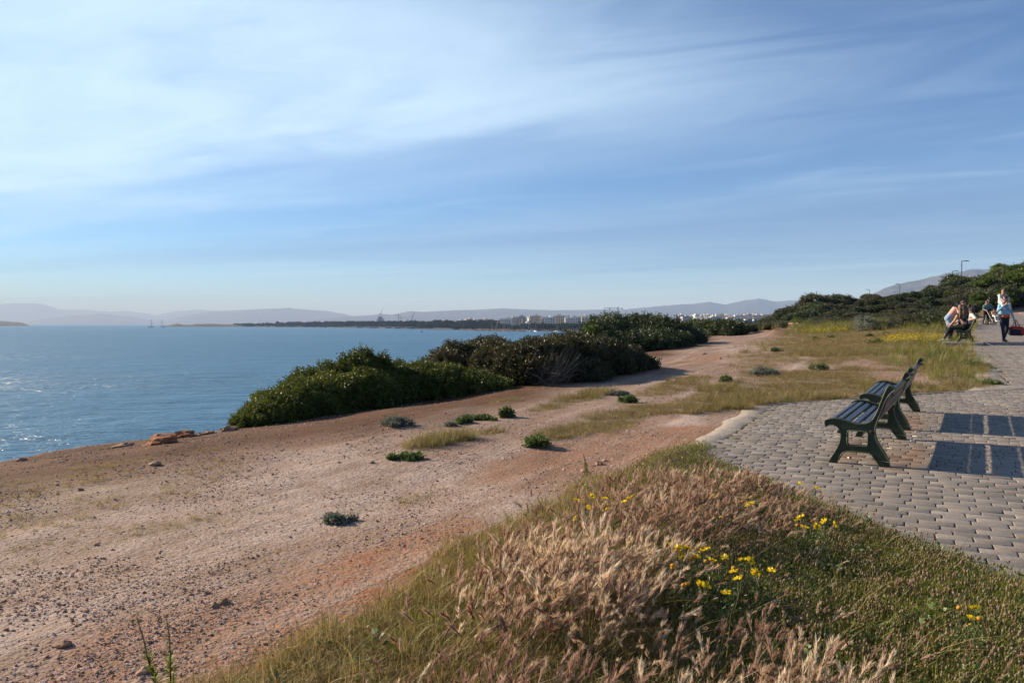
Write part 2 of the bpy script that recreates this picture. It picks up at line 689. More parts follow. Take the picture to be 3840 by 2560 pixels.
def meadow(s, t):
    """0..1 cover of dry grass"""
    s = np.asarray(s, float)
    t = np.asarray(t, float)
    n = fbm(s * 0.16, t * 0.42, 23, 4)
    n2 = fbm(s * 0.7, t * 1.1, 31, 3)
    base = sst(t, np.interp(s, [0, 12, 20, 35, 60], [2, -3.2, -4.6, -7.2, -9.0]), np.interp(s, [0, 12, 20, 35, 60], [3, -0.6, -1.6, -3.2, -6.0])) * sst(s, 12.5, 15.5)
    v = base * sst(n * 0.7 + n2 * 0.3, 0.30, 0.50)
    v = np.maximum(v, blobs(s, t, GRASSY, 8) * 0.9)
    v = v * (1 - 0.9 * blobs(s, t, [w for w in WHITE[4:6]], 5))
    v = np.maximum(v, base * sst(s, 30, 44) * 0.8 * sst(t, -6.5, -4))
    v = np.maximum(v, sst(s, 62, 66) * sst(t, -10, -6))
    return np.clip(v, 0, 1) * (t < pave_left(s) - 0.2)


def front_grass(x, y):
    """0..1 cover of the tall grass in the foreground: between the track and the paving"""
    s, t = xy2st(x, y)
    edge = np.interp(s, [-4, 0, 2.4, 3.4, 4.6, 5.6, 7.0, 8.4, 9.2], [-3.5, -3.05, -2.6, -2.5, -2.5, -2.35, -2.45, -2.35, -2.25])
    n = (fbm(s * 1.6, t * 1.6, 52, 3) - 0.5) * 0.7
    v = sst(t + n, edge - 0.12, edge + 0.35)
    v = v * (1 - sst(t, pave_left(s) - 0.12, pave_left(s) + 0.1)) * (1 - sst(s, 8.7, 9.5)) * (s > -3)
    return v


m_orange = np.clip(blobs(gs, gt, ORANGE, 12) + 0.55 * sst(gt, coast_t(gs) + 2.3, coast_t(gs) + 1.5) * (gs < 60), 0, 1)
m_white = blobs(gs, gt, WHITE, 14) * (1 - m_orange * 0.6)
m_dark = np.clip(sst(gt, coast_t(gs) + 4.6, coast_t(gs) + 3.3) * (gs < 60), 0, 1)
m_grass = np.maximum(meadow(gs, gt), front_grass(gx, gy))
m_grass = np.maximum(m_grass, sst(gs, 80, 95))
m_grass = np.maximum(m_grass, 0.6 * blobs(gs, gt, THIN, 18))
m_grass = np.maximum(m_grass, sst(gt, pave_right(gs), pave_right(gs) + 0.6))


def make_ground_mat():
    m, nt, b = start_mat('dry_earth_and_gravel')
    geo = nt.nodes.new('ShaderNodeNewGeometry')
    P = geo.outputs['Position']
    nb = tex_noise(nt, 0.55, 6, 0.62, P)
    nm = tex_noise(nt, 4.0, 6, 0.65, P)
    nf = tex_noise(nt, 26.0, 4, 0.7, P)
    vor = nt.nodes.new('ShaderNodeTexVoronoi')
    vor.inputs['Scale'].default_value = 60.0
    nt.links.new(P, vor.inputs['Vector'])
    vor2 = nt.nodes.new('ShaderNodeTexVoronoi')
    vor2.inputs['Scale'].default_value = 24.0
    nt.links.new(P, vor2.inputs['Vector'])
    sepc = nt.nodes.new('ShaderNodeSeparateColor')
    nt.links.new(vor.outputs['Color'], sepc.inputs[0])
    sepc2 = nt.nodes.new('ShaderNodeSeparateColor')
    nt.links.new(vor2.outputs['Color'], sepc2.inputs[0])
    sand = smoothmix(nt, remap(nt, nm, 0.3, 0.7), (0.2246, 0.1460, 0.0960), (0.2912, 0.2035, 0.1440))
    pink = smoothmix(nt, remap(nt, sepc.outputs[0], 0.0, 1.0), (0.1830, 0.1195, 0.0960), (0.3494, 0.2654, 0.2304))
    gravel_f = remap(nt, nmath(nt, 'ADD', nmath(nt, 'MULTIPLY', nm, 0.55), nmath(nt, 'MULTIPLY', sepc2.outputs[1], 0.35)), 0.35, 0.60)
    c = smoothmix(nt, gravel_f, sand, pink)
    pale = smoothmix(nt, sepc.outputs[1], (0.29, 0.21, 0.168), (0.50, 0.40, 0.345))
    wf = nmath(nt, 'MULTIPLY', attr(nt, 'white'), remap(nt, nmath(nt, 'ADD', nmath(nt, 'MULTIPLY', nm, .6), nmath(nt, 'MULTIPLY', nf, .4)), 0.32, 0.55), True)
    c = smoothmix(nt, wf, c, pale)
    orange = smoothmix(nt, remap(nt, nf, 0.3, 0.7), (0.2160, 0.0829, 0.0336), (0.3200, 0.1462, 0.0680))
    of = nmath(nt, 'MULTIPLY', attr(nt, 'orange'), remap(nt, nmath(nt, 'ADD', nmath(nt, 'MULTIPLY', nm, .65), nmath(nt, 'MULTIPLY', sepc2.outputs[0], .3)), 0.25, 0.62), True)
    c = smoothmix(nt, of, c, orange)
    dark = smoothmix(nt, remap(nt, nf, 0.3, 0.7), (0.065, 0.028, 0.013), (0.125, 0.058, 0.027))
    df = nmath(nt, 'MULTIPLY', attr(nt, 'dark'), remap(nt, nm, 0.15, 0.48, 0.55, 1.0), True)
    c = smoothmix(nt, df, c, dark)
    thatch = smoothmix(nt, remap(nt, nf, 0.3, 0.7), (0.0840, 0.0616, 0.0272), (0.1920, 0.1422, 0.0680))
    gf = nmath(nt, 'MULTIPLY', attr(nt, 'grass'), remap(nt, nmath(nt, 'ADD', nmath(nt, 'MULTIPLY', nm, .5), nmath(nt, 'MULTIPLY', nf, .5)), 0.2, 0.55), True)
    c = smoothmix(nt, gf, c, thatch)
    # streaks worn along the direction people walk and drive
    vm = nt.nodes.new('ShaderNodeMapping')
    vm.vector_type = 'POINT'
    vm.inputs['Rotation'].default_value = (0, 0, R(-63))
    vm.inputs['Scale'].default_value = (1.0, 1.0, 1.0)
    nt.links.new(P, vm.inputs[0])
    vm2 = nt.nodes.new('ShaderNodeMapping')
    vm2.inputs['Scale'].default_value = (0.22, 2.1, 1.0)
    nt.links.new(vm.outputs[0], vm2.inputs[0])
    streak = tex_noise(nt, 1.0, 5, 0.65, vm2.outputs[0], 0.3)
    notgrass = nmath(nt, 'SUBTRACT', nmath(nt, 'SUBTRACT', 1.0, attr(nt, 'grass'), True), nmath(nt, 'MULTIPLY', attr(nt, 'dark'), 0.85), True)
    c = smoothmix(nt, nmath(nt, 'MULTIPLY', remap(nt, streak, 0.52, 0.70, 0.0, 0.6), notgrass), c, (0.43, 0.34, 0.29))
    c = smoothmix(nt, nmath(nt, 'MULTIPLY', remap(nt, streak, 0.47, 0.32, 0.0, 0.55), notgrass), c, (0.17, 0.095, 0.055))
    # broad uneven staining of the trodden earth
    c = smoothmix(nt, remap(nt, nb, 0.50, 0.72, 0.0, 0.55), c, (0.1840, 0.1067, 0.0624))
    nt.links.new(c, b.inputs['Base Color'])
    b.inputs['Roughness'].default_value = 0.95
    b.inputs['Specular IOR Level'].default_value = 0.15
    h = nmath(nt, 'ADD', nmath(nt, 'MULTIPLY', nmath(nt, 'SUBTRACT', 1.0, vor.outputs['Distance']), 0.35),
              nmath(nt, 'ADD', nmath(nt, 'MULTIPLY', nf, 0.5), nmath(nt, 'ADD', nmath(nt, 'ADD', nmath(nt, 'MULTIPLY', nm, 1.4), nmath(nt, 'MULTIPLY', streak, 2.2)), nmath(nt, 'MULTIPLY', nmath(nt, 'SUBTRACT', 1.0, vor2.outputs['Distance']), 0.5))))
    bn = nt.nodes.new('ShaderNodeBump')
    bn.inputs['Strength'].default_value = 0.6
    bn.inputs['Distance'].default_value = 0.020
    nt.links.new(h, bn.inputs['Height'])
    nt.links.new(bn.outputs[0], b.inputs['Normal'])
    return m


nS, nT = len(GS), len(GT)
ii = np.arange(nS * nT).reshape(nS, nT)
quads = np.stack([ii[:-1, :-1], ii[1:, :-1], ii[1:, 1:], ii[:-1, 1:]], -1).reshape(-1, 4)[:, ::-1]
me = new_mesh('ground', np.stack([gx, gy, gzv], -1), [quads],
              {'orange': m_orange, 'white': m_white, 'dark': m_dark, 'grass': m_grass}, [make_ground_mat()], smooth=True)
struct(obj('ground', me), 'dry stony ground of the low cliff top, pale gravel and orange earth')


# sea ---------------------------------------------------------------
SEA_Z = -10.0


def make_sea_mat():
    m, nt, b = start_mat('sea_water')
    geo = nt.nodes.new('ShaderNodeNewGeometry')
    mp = nt.nodes.new('ShaderNodeMapping')
    mp.inputs['Rotation'].default_value = (0, 0, R(25))
    mp.inputs['Scale'].default_value = (0.45, 1.0, 1.0)
    nt.links.new(geo.outputs['Position'], mp.inputs[0])
    V = mp.outputs[0]
    n1 = tex_noise(nt, 0.12, 3, 0.5, V, 0.4)
    n2 = tex_noise(nt, 0.75, 4, 0.6, V, 0.3)
    n3 = tex_noise(nt, 3.2, 3, 0.6, V)
    mp2 = nt.nodes.new('ShaderNodeMapping')
    mp2.inputs['Rotation'].default_value = (0, 0, R(8))
    mp2.inputs['Scale'].default_value = (0.0022, 0.016, 1.0)
    nt.links.new(geo.outputs['Position'], mp2.inputs[0])
    calm = remap(nt, tex_noise(nt, 1.0, 5, 0.6, mp2.outputs[0], 0.5), 0.40, 0.66)
    h = nmath(nt, 'ADD', nmath(nt, 'MULTIPLY', n1, 2.6), nmath(nt, 'ADD', nmath(nt, 'MULTIPLY', n2, 1.15), nmath(nt, 'MULTIPLY', n3, 0.20)))
    bn = nt.nodes.new('ShaderNodeBump')
    nt.links.new(remap(nt, calm, 0, 1, 1.0, 0.6), bn.inputs['Strength'])
    bn.inputs['Distance'].default_value = 1.0
    nt.links.new(h, bn.inputs['Height'])
    nt.links.new(bn.outputs[0], b.inputs['Normal'])
    nt.links.new(smoothmix(nt, remap(nt, n2, 0.3, 0.7), (0.014, 0.088, 0.17), (0.036, 0.140, 0.245)), b.inputs['Base Color'])
    b.inputs['Roughness'].default_value = 0.33
    b.inputs['IOR'].default_value = 1.33
    b.inputs['Specular IOR Level'].default_value = 0.36
    return m


xs = np.array([-60000, -20000, -6000, -2000, -500, 0, 500, 2000, 6000, 20000, 60000.0])
ys = np.array([-3000, -500, 0, 200, 600, 1500, 4000, 10000, 25000, 60000.0])
X, Y = np.meshgrid(xs, ys, indexing='ij')
ii = np.arange(X.size).reshape(X.shape)
quads = np.stack([ii[:-1, :-1], ii[1:, :-1], ii[1:, 1:], ii[:-1, 1:]], -1).reshape(-1, 4)
me = new_mesh('sea', np.stack([X.ravel(), Y.ravel(), np.full(X.size, SEA_Z)], -1), [quads], mats=[make_sea_mat()])
struct(obj('sea', me), 'calm blue sea with small ripples')

# far coast: a low headland, wooded on the near half, built up towards the right --------------------
SH_PX = [560, 640, 760, 900, 1240, 1500, 1700, 1900, 2100, 2230, 2400, 2700, 3000, 3600, 4400]
SH_D = [3700, 3400, 3150, 2900, 2366, 1800, 1500, 1240, 1120, 1060, 960, 820, 700, 600, 560]


def shore_d(px):
    return np.interp(px, SH_PX, SH_D)


def coast_h(px, dep):
    e = dep - shore_d(px)
    low = np.interp(e, [-30, 0, 25, 120, 600, 2500, 6000], [SEA_Z - 2, SEA_Z - .5, SEA_Z + 3, SEA_Z + 5, SEA_Z + 8, SEA_Z + 14, SEA_Z + 18])
    city = np.interp(e, [-30, 0, 25, 120, 500, 1500, 2200, 3500, 6000], [SEA_Z - 2, SEA_Z - .5, SEA_Z + 3, SEA_Z + 5, SEA_Z + 9, SEA_Z + 24, SEA_Z + 30, SEA_Z + 30, SEA_Z + 28])
    k = sst(px, 1600, 2150)
    z = low * (1 - k) + city * k
    tip = sst(px, 620, 1150)
    return np.where(e > 0, SEA_Z - .5 + (z - SEA_Z + .5) * (0.35 + 0.65 * tip) + (fbm(px * 0.02, dep * 0.004, 3, 3) - .5) * 3 * sst(e, 10, 120), z)


m_coast = mat('far_coast_earth', (0.075, 0.06, 0.045), (0.025, 0.03, 0.02), 0.02, 0.95)
cpx = np.linspace(600, 4300, 190)
cde = np.concatenate([[-30, 0, 12, 25, 50, 90], np.geomspace(140, 5200, 26)])
CP, CE = np.meshgrid(cpx, cde, indexing='ij')
CD = shore_d(CP) + CE * np.interp(CP, [600, 640, 900], [0.03, 0.1, 1.0])
cz = coast_h(CP, CD)
ii = np.arange(CP.size).reshape(CP.shape)
quads = np.stack([ii[:-1, :-1], ii[1:, :-1], ii[1:, 1:], ii[:-1, 1:]], -1).reshape(-1, 4)
me = new_mesh('far_coast', np.stack([((CP - 1920) / 2880 * CD).ravel(), CD.ravel(), cz.ravel()], -1), [quads], mats=[m_coast], smooth=True)
struct(obj('far_coast', me), 'low headland and built-up coast across the bay')

m_scrubhill = mat('island_scrub', (0.010, 0.014, 0.010), (0.024, 0.026, 0.018), 0.05, 0.95)
m_hill = mat('hill_slope', (0.020, 0.027, 0.024), (0.045, 0.048, 0.045), 0.0016, 0.95, detail=8)
m_hill2 = mat('bare_hill_slope', (0.11, 0.11, 0.11), (0.018, 0.026, 0.028), 0.006, 0.95, detail=9)


def ridge(name, prof, D, thick, m, label, seed, rough=0.05, base=None, n=260):
    """a hill range with front and back slopes; prof = silhouette points (px, py) at distance D"""
    px = np.linspace(prof[0][0], prof[-1][0], n)
    py = np.interp(px, [p[0] for p in prof], [p[1] for p in prof])
    top = (1214 - py) / 2880.0 * D + CAM_H
    base = SEA_Z - 2 if base is None else base
    H = np.maximum(top - base, 0.5)
    jit = (fbm(px * 0.035, px * 0 + seed, seed, 5) - 0.5)
    H = H * (1 + jit * rough)
    u = np.concatenate([np.linspace(-1, 0, 12), np.linspace(0.12, 1, 7)])
    V = []
    for k in u:
        spur = fbm(px * 0.02 + 5 * k, px * 0.004 + seed + k * 2.2, seed + 3, 5) - 0.5
        prof_k = (1 - abs(k)) ** (1.15 if k < 0 else 0.9)
        z = base + H * np.clip(prof_k + spur * 0.55 * prof_k * (1 - prof_k) * 2, 0, 1)
        dep = D + k * thick * (1 + spur * 0.35)
        V.append(np.stack([(px - 1920) / 2880 * dep, dep, z], -1))
    V = np.stack(V, 1)
    ii = np.arange(n * len(u)).reshape(n, len(u))
    quads = np.stack([ii[:-1, :-1], ii[1:, :-1], ii[1:, 1:], ii[:-1, 1:]], -1).reshape(-1, 4)
    me = new_mesh(name, V.reshape(-1, 3), [quads], mats=[m], smooth=True)
    return struct(obj(name, me), label)


ridge('distant_hills', [(-1500, 1175), (-700, 1150), (-300, 1158), (0, 1142), (60, 1136), (150, 1138), (190, 1149), (230, 1161), (340, 1162), (420, 1170), (470, 1165), (550, 1175), (578, 1183), (650, 1168), (740, 1160), (800, 1165),
                        (900, 1161), (1000, 1170), (1200, 1190), (1400, 1205)], 27000, 5000, m_hill, 'palest mountain range beyond the left part of the bay', 11)
ridge('bay_hills', [(60, 1210), (120, 1202), (200, 1191), (270, 1181), (330, 1180), (380, 1175), (430, 1180), (500, 1188), (560, 1199), (625, 1201), (690, 1185), (780, 1169), (860, 1166), (960, 1160),
                    (1080, 1154), (1130, 1159), (1220, 1165), (1290, 1177), (1350, 1190), (1450, 1206), (1520, 1211)], 18500, 3600, m_hill, 'long pale blue hill behind the wooded headland', 23)
ridge('inland_hills', [(1150, 1200), (1220, 1192), (1300, 1187), (1400, 1181), (1430, 1177), (1470, 1180), (1540, 1166), (1580, 1170), (1700, 1163), (1780, 1162), (1890, 1156), (2000, 1162), (2140, 1163), (2240, 1160), (2340, 1160),
                       (2390, 1156), (2480, 1147), (2540, 1142), (2600, 1139), (2660, 1131), (2720, 1142), (2780, 1127), (2845, 1119), (2910, 1130), (2960, 1126), (3020, 1131), (3120, 1150), (3400, 1170)],
      13500, 3200, m_hill, 'blue mountain range behind the white city', 37)
ridge('bare_hill', [(3020, 1190), (3150, 1150), (3275, 1099), (3320, 1079), (3400, 1056), (3450, 1047), (3500, 1037), (3600, 1016), (3720, 1006), (3840, 1000), (4300, 985), (5200, 1040), (6200, 1150)],
      6500, 2200, m_hill2, 'bare grey hill rising behind the street lamps', 51)
ridge('island', [(-1400, 1216), (-1100, 1200), (-600, 1190), (-250, 1196), (0, 1203), (25, 1204), (60, 1206), (90, 1211), (104, 1217), (112, 1221)], 4100, 160, m_scrubhill, 'dark low island on the sea horizon', 63, 0.25)
ridge('headland', [(615, 1222), (650, 1216), (668, 1213), (690, 1217), (720, 1217), (735, 1214), (780, 1213), (850, 1216), (920, 1218), (1000, 1217), (1080, 1213), (1150, 1216), (1250, 1219), (1320, 1222)],
      2950, 140, m_scrubhill, 'dark scrubby tip of the headland beside the sailing boats', 71, 0.25)

# ------------------------------------------------------------------ paving
def make_paver_mat(name, c1, c2, c3, bed=False):
    m, nt, b = start_mat(name)
    geo = nt.nodes.new('ShaderNodeNewGeometry')
    oi = nt.nodes.new('ShaderNodeObjectInfo')
    P = geo.outputs['Position']
    rnd = nmath(nt, 'FRACT', nmath(nt, 'ADD', attr(nt, 'rnd'), nmath(nt, 'MULTIPLY', oi.outputs['Random'], 1.0)))
    c = smoothmix(nt, rnd, c1, c2)
    c = smoothmix(nt, remap(nt, tex_noise(nt, 1.1, 6, 0.65, P), 0.38, 0.70, 0, 0.8), c, c3)
    c = smoothmix(nt, remap(nt, tex_noise(nt, 60, 4, 0.7, P), 0.45, 0.8, 0, 0.55), c, tuple(x * 0.55 for x in c1))
    # rust that has washed off the iron feet of the benches
    sx = nt.nodes.new('ShaderNodeSeparateXYZ')
    nt.links.new(P, sx.inputs[0])
    s_ = nmath(nt, 'ADD', nmath(nt, 'MULTIPLY', sx.outputs[0], SA), nmath(nt, 'MULTIPLY', sx.outputs[1], CA))
    t_ = nmath(nt, 'SUBTRACT', nmath(nt, 'MULTIPLY', sx.outputs[0], CA), nmath(nt, 'MULTIPLY', sx.outputs[1], SA))
    tot = None
    for (s0, t0, rs, rt) in ((9.35, -0.05, 0.75, 0.28), (9.7, -0.55, 0.9, 0.18), (12.3, 0.05, 0.9, 0.25), (9.9, 0.18, 0.5, 0.12), (13.2, -0.4, .5, .2)):
        dx = nmath(nt, 'POWER', nmath(nt, 'ABSOLUTE', nmath(nt, 'DIVIDE', nmath(nt, 'SUBTRACT', s_, s0), rs)), 2)
        dy = nmath(nt, 'POWER', nmath(nt, 'ABSOLUTE', nmath(nt, 'DIVIDE', nmath(nt, 'SUBTRACT', t_, t0), rt)), 2)
        v = remap(nt, nmath(nt, 'ADD', dx, dy), 0.0, 1.6, 1.0, 0.0)
        tot = v if tot is None else nmath(nt, 'MAXIMUM', tot, v)
    rust = nmath(nt, 'MULTIPLY', tot, remap(nt, tex_noise(nt, 5.0, 5, 0.7, P), 0.33, 0.62, 0, 0.8), True)
    c = smoothmix(nt, rust, c, (0.20, 0.095, 0.035))
    if bed:      # past the last single block the sheet itself is the paving
        c = smoothmix(nt, remap(nt, s_, 47.0, 50.0), c, (0.20, 0.175, 0.157))
    nt.links.new(c, b.inputs['Base Color'])
    b.inputs['Roughness'].default_value = 0.72
    b.inputs['Specular IOR Level'].default_value = 0.3
    bn = nt.nodes.new('ShaderNodeBump')
    bn.inputs['Strength'].default_value = 0.6
    bn.inputs['Distance'].default_value = 0.006
    nt.links.new(nmath(nt, 'ADD', tex_noise(nt, 28, 5, 0.65, P), nmath(nt, 'MULTIPLY', tex_noise(nt, 9, 3, 0.5, P), 0.8)), bn.inputs['Height'])
    nt.links.new(bn.outputs[0], b.inputs['Normal'])
    return m


M_PAVER = make_paver_mat('worn_grey_paver', (0.175, 0.155, 0.136), (0.295, 0.256, 0.220), (0.205, 0.170, 0.138))
M_MORTAR = mat('dark_sandy_joint', (0.10, 0.082, 0.064), (0.16, 0.13, 0.10), 30, 0.95, 0.5, 90)

ps = np.concatenate([np.arange(-2.8, 20, 0.2), np.arange(20, 79.1, 0.5)])
nc = 24
PS, PK = np.meshgrid(ps, np.linspace(0, 1, nc), indexing='ij')
PT = (pave_left(PS)) * (1 - PK) + pave_right(PS) * PK
px_, py_ = st2xy(PS, PT)
pz_ = land_z(px_, py_) - 0.022 + 0.022 * sst(PS, 47, 50)
ii = np.arange(PS.size).reshape(PS.shape)
quads = np.stack([ii[:-1, :-1], ii[1:, :-1], ii[1:, 1:], ii[:-1, 1:]], -1).reshape(-1, 4)[:, ::-1]
m_pf = make_paver_mat('paving_joint_bed', (0.075, 0.062, 0.05), (0.095, 0.08, 0.065), (0.06, 0.05, 0.04), True)
me = new_mesh('paved_path', np.stack([px_.ravel(), py_.ravel(), pz_.ravel()], -1), [quads], mats=[m_pf], smooth=True)
PATH = struct(obj('paved_path', me), 'grey block paving of the promenade and its bench bay')

BL, BW, BH = 0.232, 0.128, 0.05


def brick_verts(seed, L=BL, W=BW):
    r = np.random.default_rng(seed)
    hl, hw = L / 2 - 0.0048, W / 2 - 0.0055

    def ring(ins, z, cut):
        a, b_ = hl - ins, hw - ins
        c = cut
        p = [(-a + c, -b_), (a - c, -b_), (a, -b_ + c), (a, b_ - c), (a - c, b_), (-a + c, b_), (-a, b_ - c), (-a, -b_ + c)]
        return [(x, y, z) for x, y in p]
    V = np.array(ring(0, -0.035, .006) + ring(0.0, -0.006, .007) + ring(0.0018, -0.0010, .008) + ring(0.0055, 0.0, .010))
    V[:, :2] += r.normal(0, 0.0013, V[:, :2].shape)
    V[24:, 2] += r.normal(0, 0.0012, 8)
    return V


BF = []
for k in range(3):
    for i in range(8):
        j = (i + 1) % 8
        BF.append((k * 8 + i, k * 8 + j, (k + 1) * 8 + j, (k + 1) * 8 + i))
BF_Q = np.array(BF)
BF_TOP = np.array([[24, 25, 26, 27], [24, 27, 28, 31], [28, 29, 30, 31]])

cand = []
row = 0
s = -0.5
while s < 50:
    tl = float(pave_left(s))
    tr = min(float(pave_right(s)), 9)
    t = math.floor((tl - 0.3) / BL) * BL + (0.42 * BL if row % 2 else 0) + random.uniform(-.025, .025)
    wob = random.uniform(-0.004, 0.004)
    while t < tr:
        L = BL * random.uniform(0.95, 1.05)
        tc_ = t + L / 2
        if tc_ - 0.1 > float(pave_left(s)) - 0.02 and tc_ + 0.1 < tr + 0.05:
            cand.append((s + wob + random.uniform(-.003, .003), tc_, L))
        t += L
    s += BW
    row += 1
cand = np.array(cand)
bx, by = st2xy(cand[:, 0], cand[:, 1])
bz = land_z(bx, by) + 0.010 + rng.normal(0, 0.0012, len(bx))
keep = in_view(bx, by, bz, 120, 120)
cand, bx, by, bz = cand[keep], bx[keep], by[keep], bz[keep]
front = front_grass(bx, by)
order = np.argsort(np.hypot(bx, by) + 50 * (front > 0.3))
slope_s = (land_z(bx + SA * .1, by + CA * .1) - land_z(bx - SA * .1, by - CA * .1)) / 0.2
slope_t = (land_z(bx + CA * .1, by - SA * .1) - land_z(bx - CA * .1, by + SA * .1)) / 0.2
tilt = rng.normal(0, 0.006, (len(bx), 3))
ROTZ = math.atan2(-SA, CA)
variants = []
for k in range(5):
    Vb = brick_verts(100 + k)
    variants.append(new_mesh('brick', Vb, [BF_Q, BF_TOP], {'rnd': np.full(len(Vb), rng.random())}, [M_PAVER]))
for i in order[:300]:
    o = obj('brick', variants[int(rng.integers(5))], PATH, (bx[i], by[i], bz[i]),
            (slope_s[i] + tilt[i, 0], -slope_t[i] + tilt[i, 1], ROTZ + tilt[i, 2] * .6), (cand[i, 2] / BL, 1, 1))
rest = order[300:]
Vs, Fq, Ft, rn = [], [], [], []
base_v = [brick_verts(200 + k) for k in range(12)]
c_, s_ = math.cos(ROTZ), math.sin(ROTZ)
off = 0
for n_, i in enumerate(rest):
    v = base_v[n_ % 12].copy()
    v[:, 0] *= cand[i, 2] / BL
    v[:, 2] += v[:, 0] * (slope_t[i] + tilt[i, 1]) + v[:, 1] * (slope_s[i] + tilt[i, 0])
    w = np.stack([v[:, 0] * c_ - v[:, 1] * s_ + bx[i], v[:, 0] * s_ + v[:, 1] * c_ + by[i], v[:, 2] + bz[i]], -1)
    Vs.append(w)
    Fq.append(BF_Q + off)
    Ft.append(BF_TOP + off)
    rn.append(np.full(32, rng.random()))
    off += 32
me = new_mesh('bricks', np.concatenate(Vs), [np.concatenate(Fq), np.concatenate(Ft)], {'rnd': np.concatenate(rn)}, [M_PAVER])
stuff(obj('bricks', me, PATH), 'grey paving blocks farther along the path')

# kerb of rough pale concrete along the sea side of the paving
M_KERB = mat('rough_pale_concrete', (0.36, 0.31, 0.26), (0.23, 0.19, 0.155), 11, 0.92, 1.0, 40)
ks = np.concatenate([np.arange(8.75, 20, 0.12), np.arange(20, 76, 0.35)])
w = np.interp(ks, [8.7, 9.3, 13.5, 14.2, 16.8, 17.6, 18.6, 20, 30, 76], [.10, .30, .34, .12, .14, .75, .60, .50, .48, .40]) * (0.75 + 0.5 * fbm(ks * 1.3, ks * 0 + 2, 91, 3))
tl = pave_left(ks)
inner = tl + 0.03 + 0.30 * np.exp(-((ks - 17.6) / 0.8) ** 2)
rows = []
for frac, dz in ((0.0, 0.0), (0.03, 0.006), (0.5, 0.010), (0.95, 0.004), (1.0, -0.02), (1.04, -0.12)):
    tt = inner - frac * (w + 0.03)
    x_, y_ = st2xy(ks, tt)
    rows.append(np.stack([x_, y_, land_z(x_, y_) + dz + 0.012 * np.exp(-((ks - 17.6) / 1.2) ** 2) * (dz > -.03) + (fbm(ks * 3, tt * 3, 66, 3) - .5) * 0.02 * (0 < frac < 1)], -1))
V = np.stack(rows, 1)
ii = np.arange(V.shape[0] * V.shape[1]).reshape(V.shape[:2])
quads = np.stack([ii[:-1, :-1], ii[1:, :-1], ii[1:, 1:], ii[:-1, 1:]], -1).reshape(-1, 4)
struct(obj('kerb', new_mesh('kerb', V.reshape(-1, 3), [quads], mats=[M_KERB])), 'rough pale concrete edging of the paving')

# ------------------------------------------------------------------ benches
ZK = 1145.0


def prof_pt(X, Yp):
    return ((X - 600) / 1255.0, (1395 + (X - 285) * 0.087 - Yp) / ZK)


OUT = [(225, 1395), (330, 1403), (352, 1370), (385, 1305), (410, 1277), (455, 1262), (600, 1272), (725, 1284), (760, 1305), (800, 1370), (855, 1450), (975, 1455), (965, 1400), (920, 1310), (870, 1230), (825, 1160), (803, 1100), (790, 1030),
       (797, 980), (830, 880), (868, 780), (900, 700), (940, 625), (975, 580), (1022, 548), (1020, 525), (965, 484), (935, 512), (895, 600), (860, 690), (830, 770), (800, 835), (770, 880), (730, 915), (680, 934), (620, 938), (560, 930), (500, 913),
       (440, 890), (380, 868), (320, 857), (250, 858), (185, 872), (180, 900), (192, 948), (235, 938), (280, 933), (325, 948), (352, 975), (375, 1010), (385, 1055), (382, 1105), (365, 1165), (335, 1225), (290, 1295), (250, 1360)]
HOLE = [(460, 1040), (470, 1016), (490, 1008), (690, 1024), (708, 1034), (714, 1060), (708, 1180), (698, 1200), (680, 1206), (490, 1190), (470, 1182), (460, 1160)]
outer = [prof_pt(*p) for p in OUT]
hole = [prof_pt(*p) for p in HOLE]
M_GREEN = mat('dark_green_cast_iron', (0.009, 0.021, 0.012), (0.015, 0.029, 0.016), 14, 0.42, 0.25, 60, spec=0.4)
M_GREEN2 = mat('highlight_green_edge', (0.045, 0.070, 0.035), (0.085, 0.095, 0.050), 20, 0.45, 0.2, 60)  # edge highlight put into the colour: bead lighter than the frame
M_WOOD = mat('dark_stained_slat', (0.016, 0.013, 0.013), (0.036, 0.027, 0.024), 9, 0.30, 0.6, 40, spec=0.5)
M_BOLT = mat('rusty_bolt', (0.06, 0.035, 0.022), (0.03, 0.02, 0.015), 20, 0.6)


def frame_mesh():
    bm = bmesh.new()
    th = 0.055

    def loop(pts, y):
        vs = [bm.verts.new((a, y, z)) for a, z in pts]
        return [bm.edges.new((vs[i], vs[(i + 1) % len(vs)])) for i in range(len(vs))]
    e = loop(outer, -th / 2) + loop(hole, -th / 2)
    bmesh.ops.triangle_fill(bm, use_beauty=True, use_dissolve=False, edges=e)
    fs = bm.faces[:]
    ex = bmesh.ops.extrude_face_region(bm, geom=fs)
    bmesh.ops.translate(bm, vec=(0, th, 0), verts=[g for g in ex['geom'] if isinstance(g, bmesh.types.BMVert)])
    bmesh.ops.recalc_face_normals(bm, faces=bm.faces[:])
    me = bpy.data.meshes.new('end_frame')
    bm.to_mesh(me)
    bm.free()
    me.materials.append(M_GREEN)
    return me


def bead_mesh():
    mb = MB()
    for y in (-0.029, 0.029):
        for pts, ins in ((outer, 0.0), (hole, 0.0)):
            p = [(a, y, z) for a, z in pts] + [(pts[0][0], y, pts[0][1])]
            if pts is outer:
                p = [q_ for q_ in p if q_[2] > 0.012 or abs(q_[0]) > 9] 
            mb.tube(p, 0.0065, 6)
    return mb.mesh('edge_bead', M_GREEN2, True)


FRAME_ME, BEAD_ME = frame_mesh(), bead_mesh()
BENCH_L = 1.95


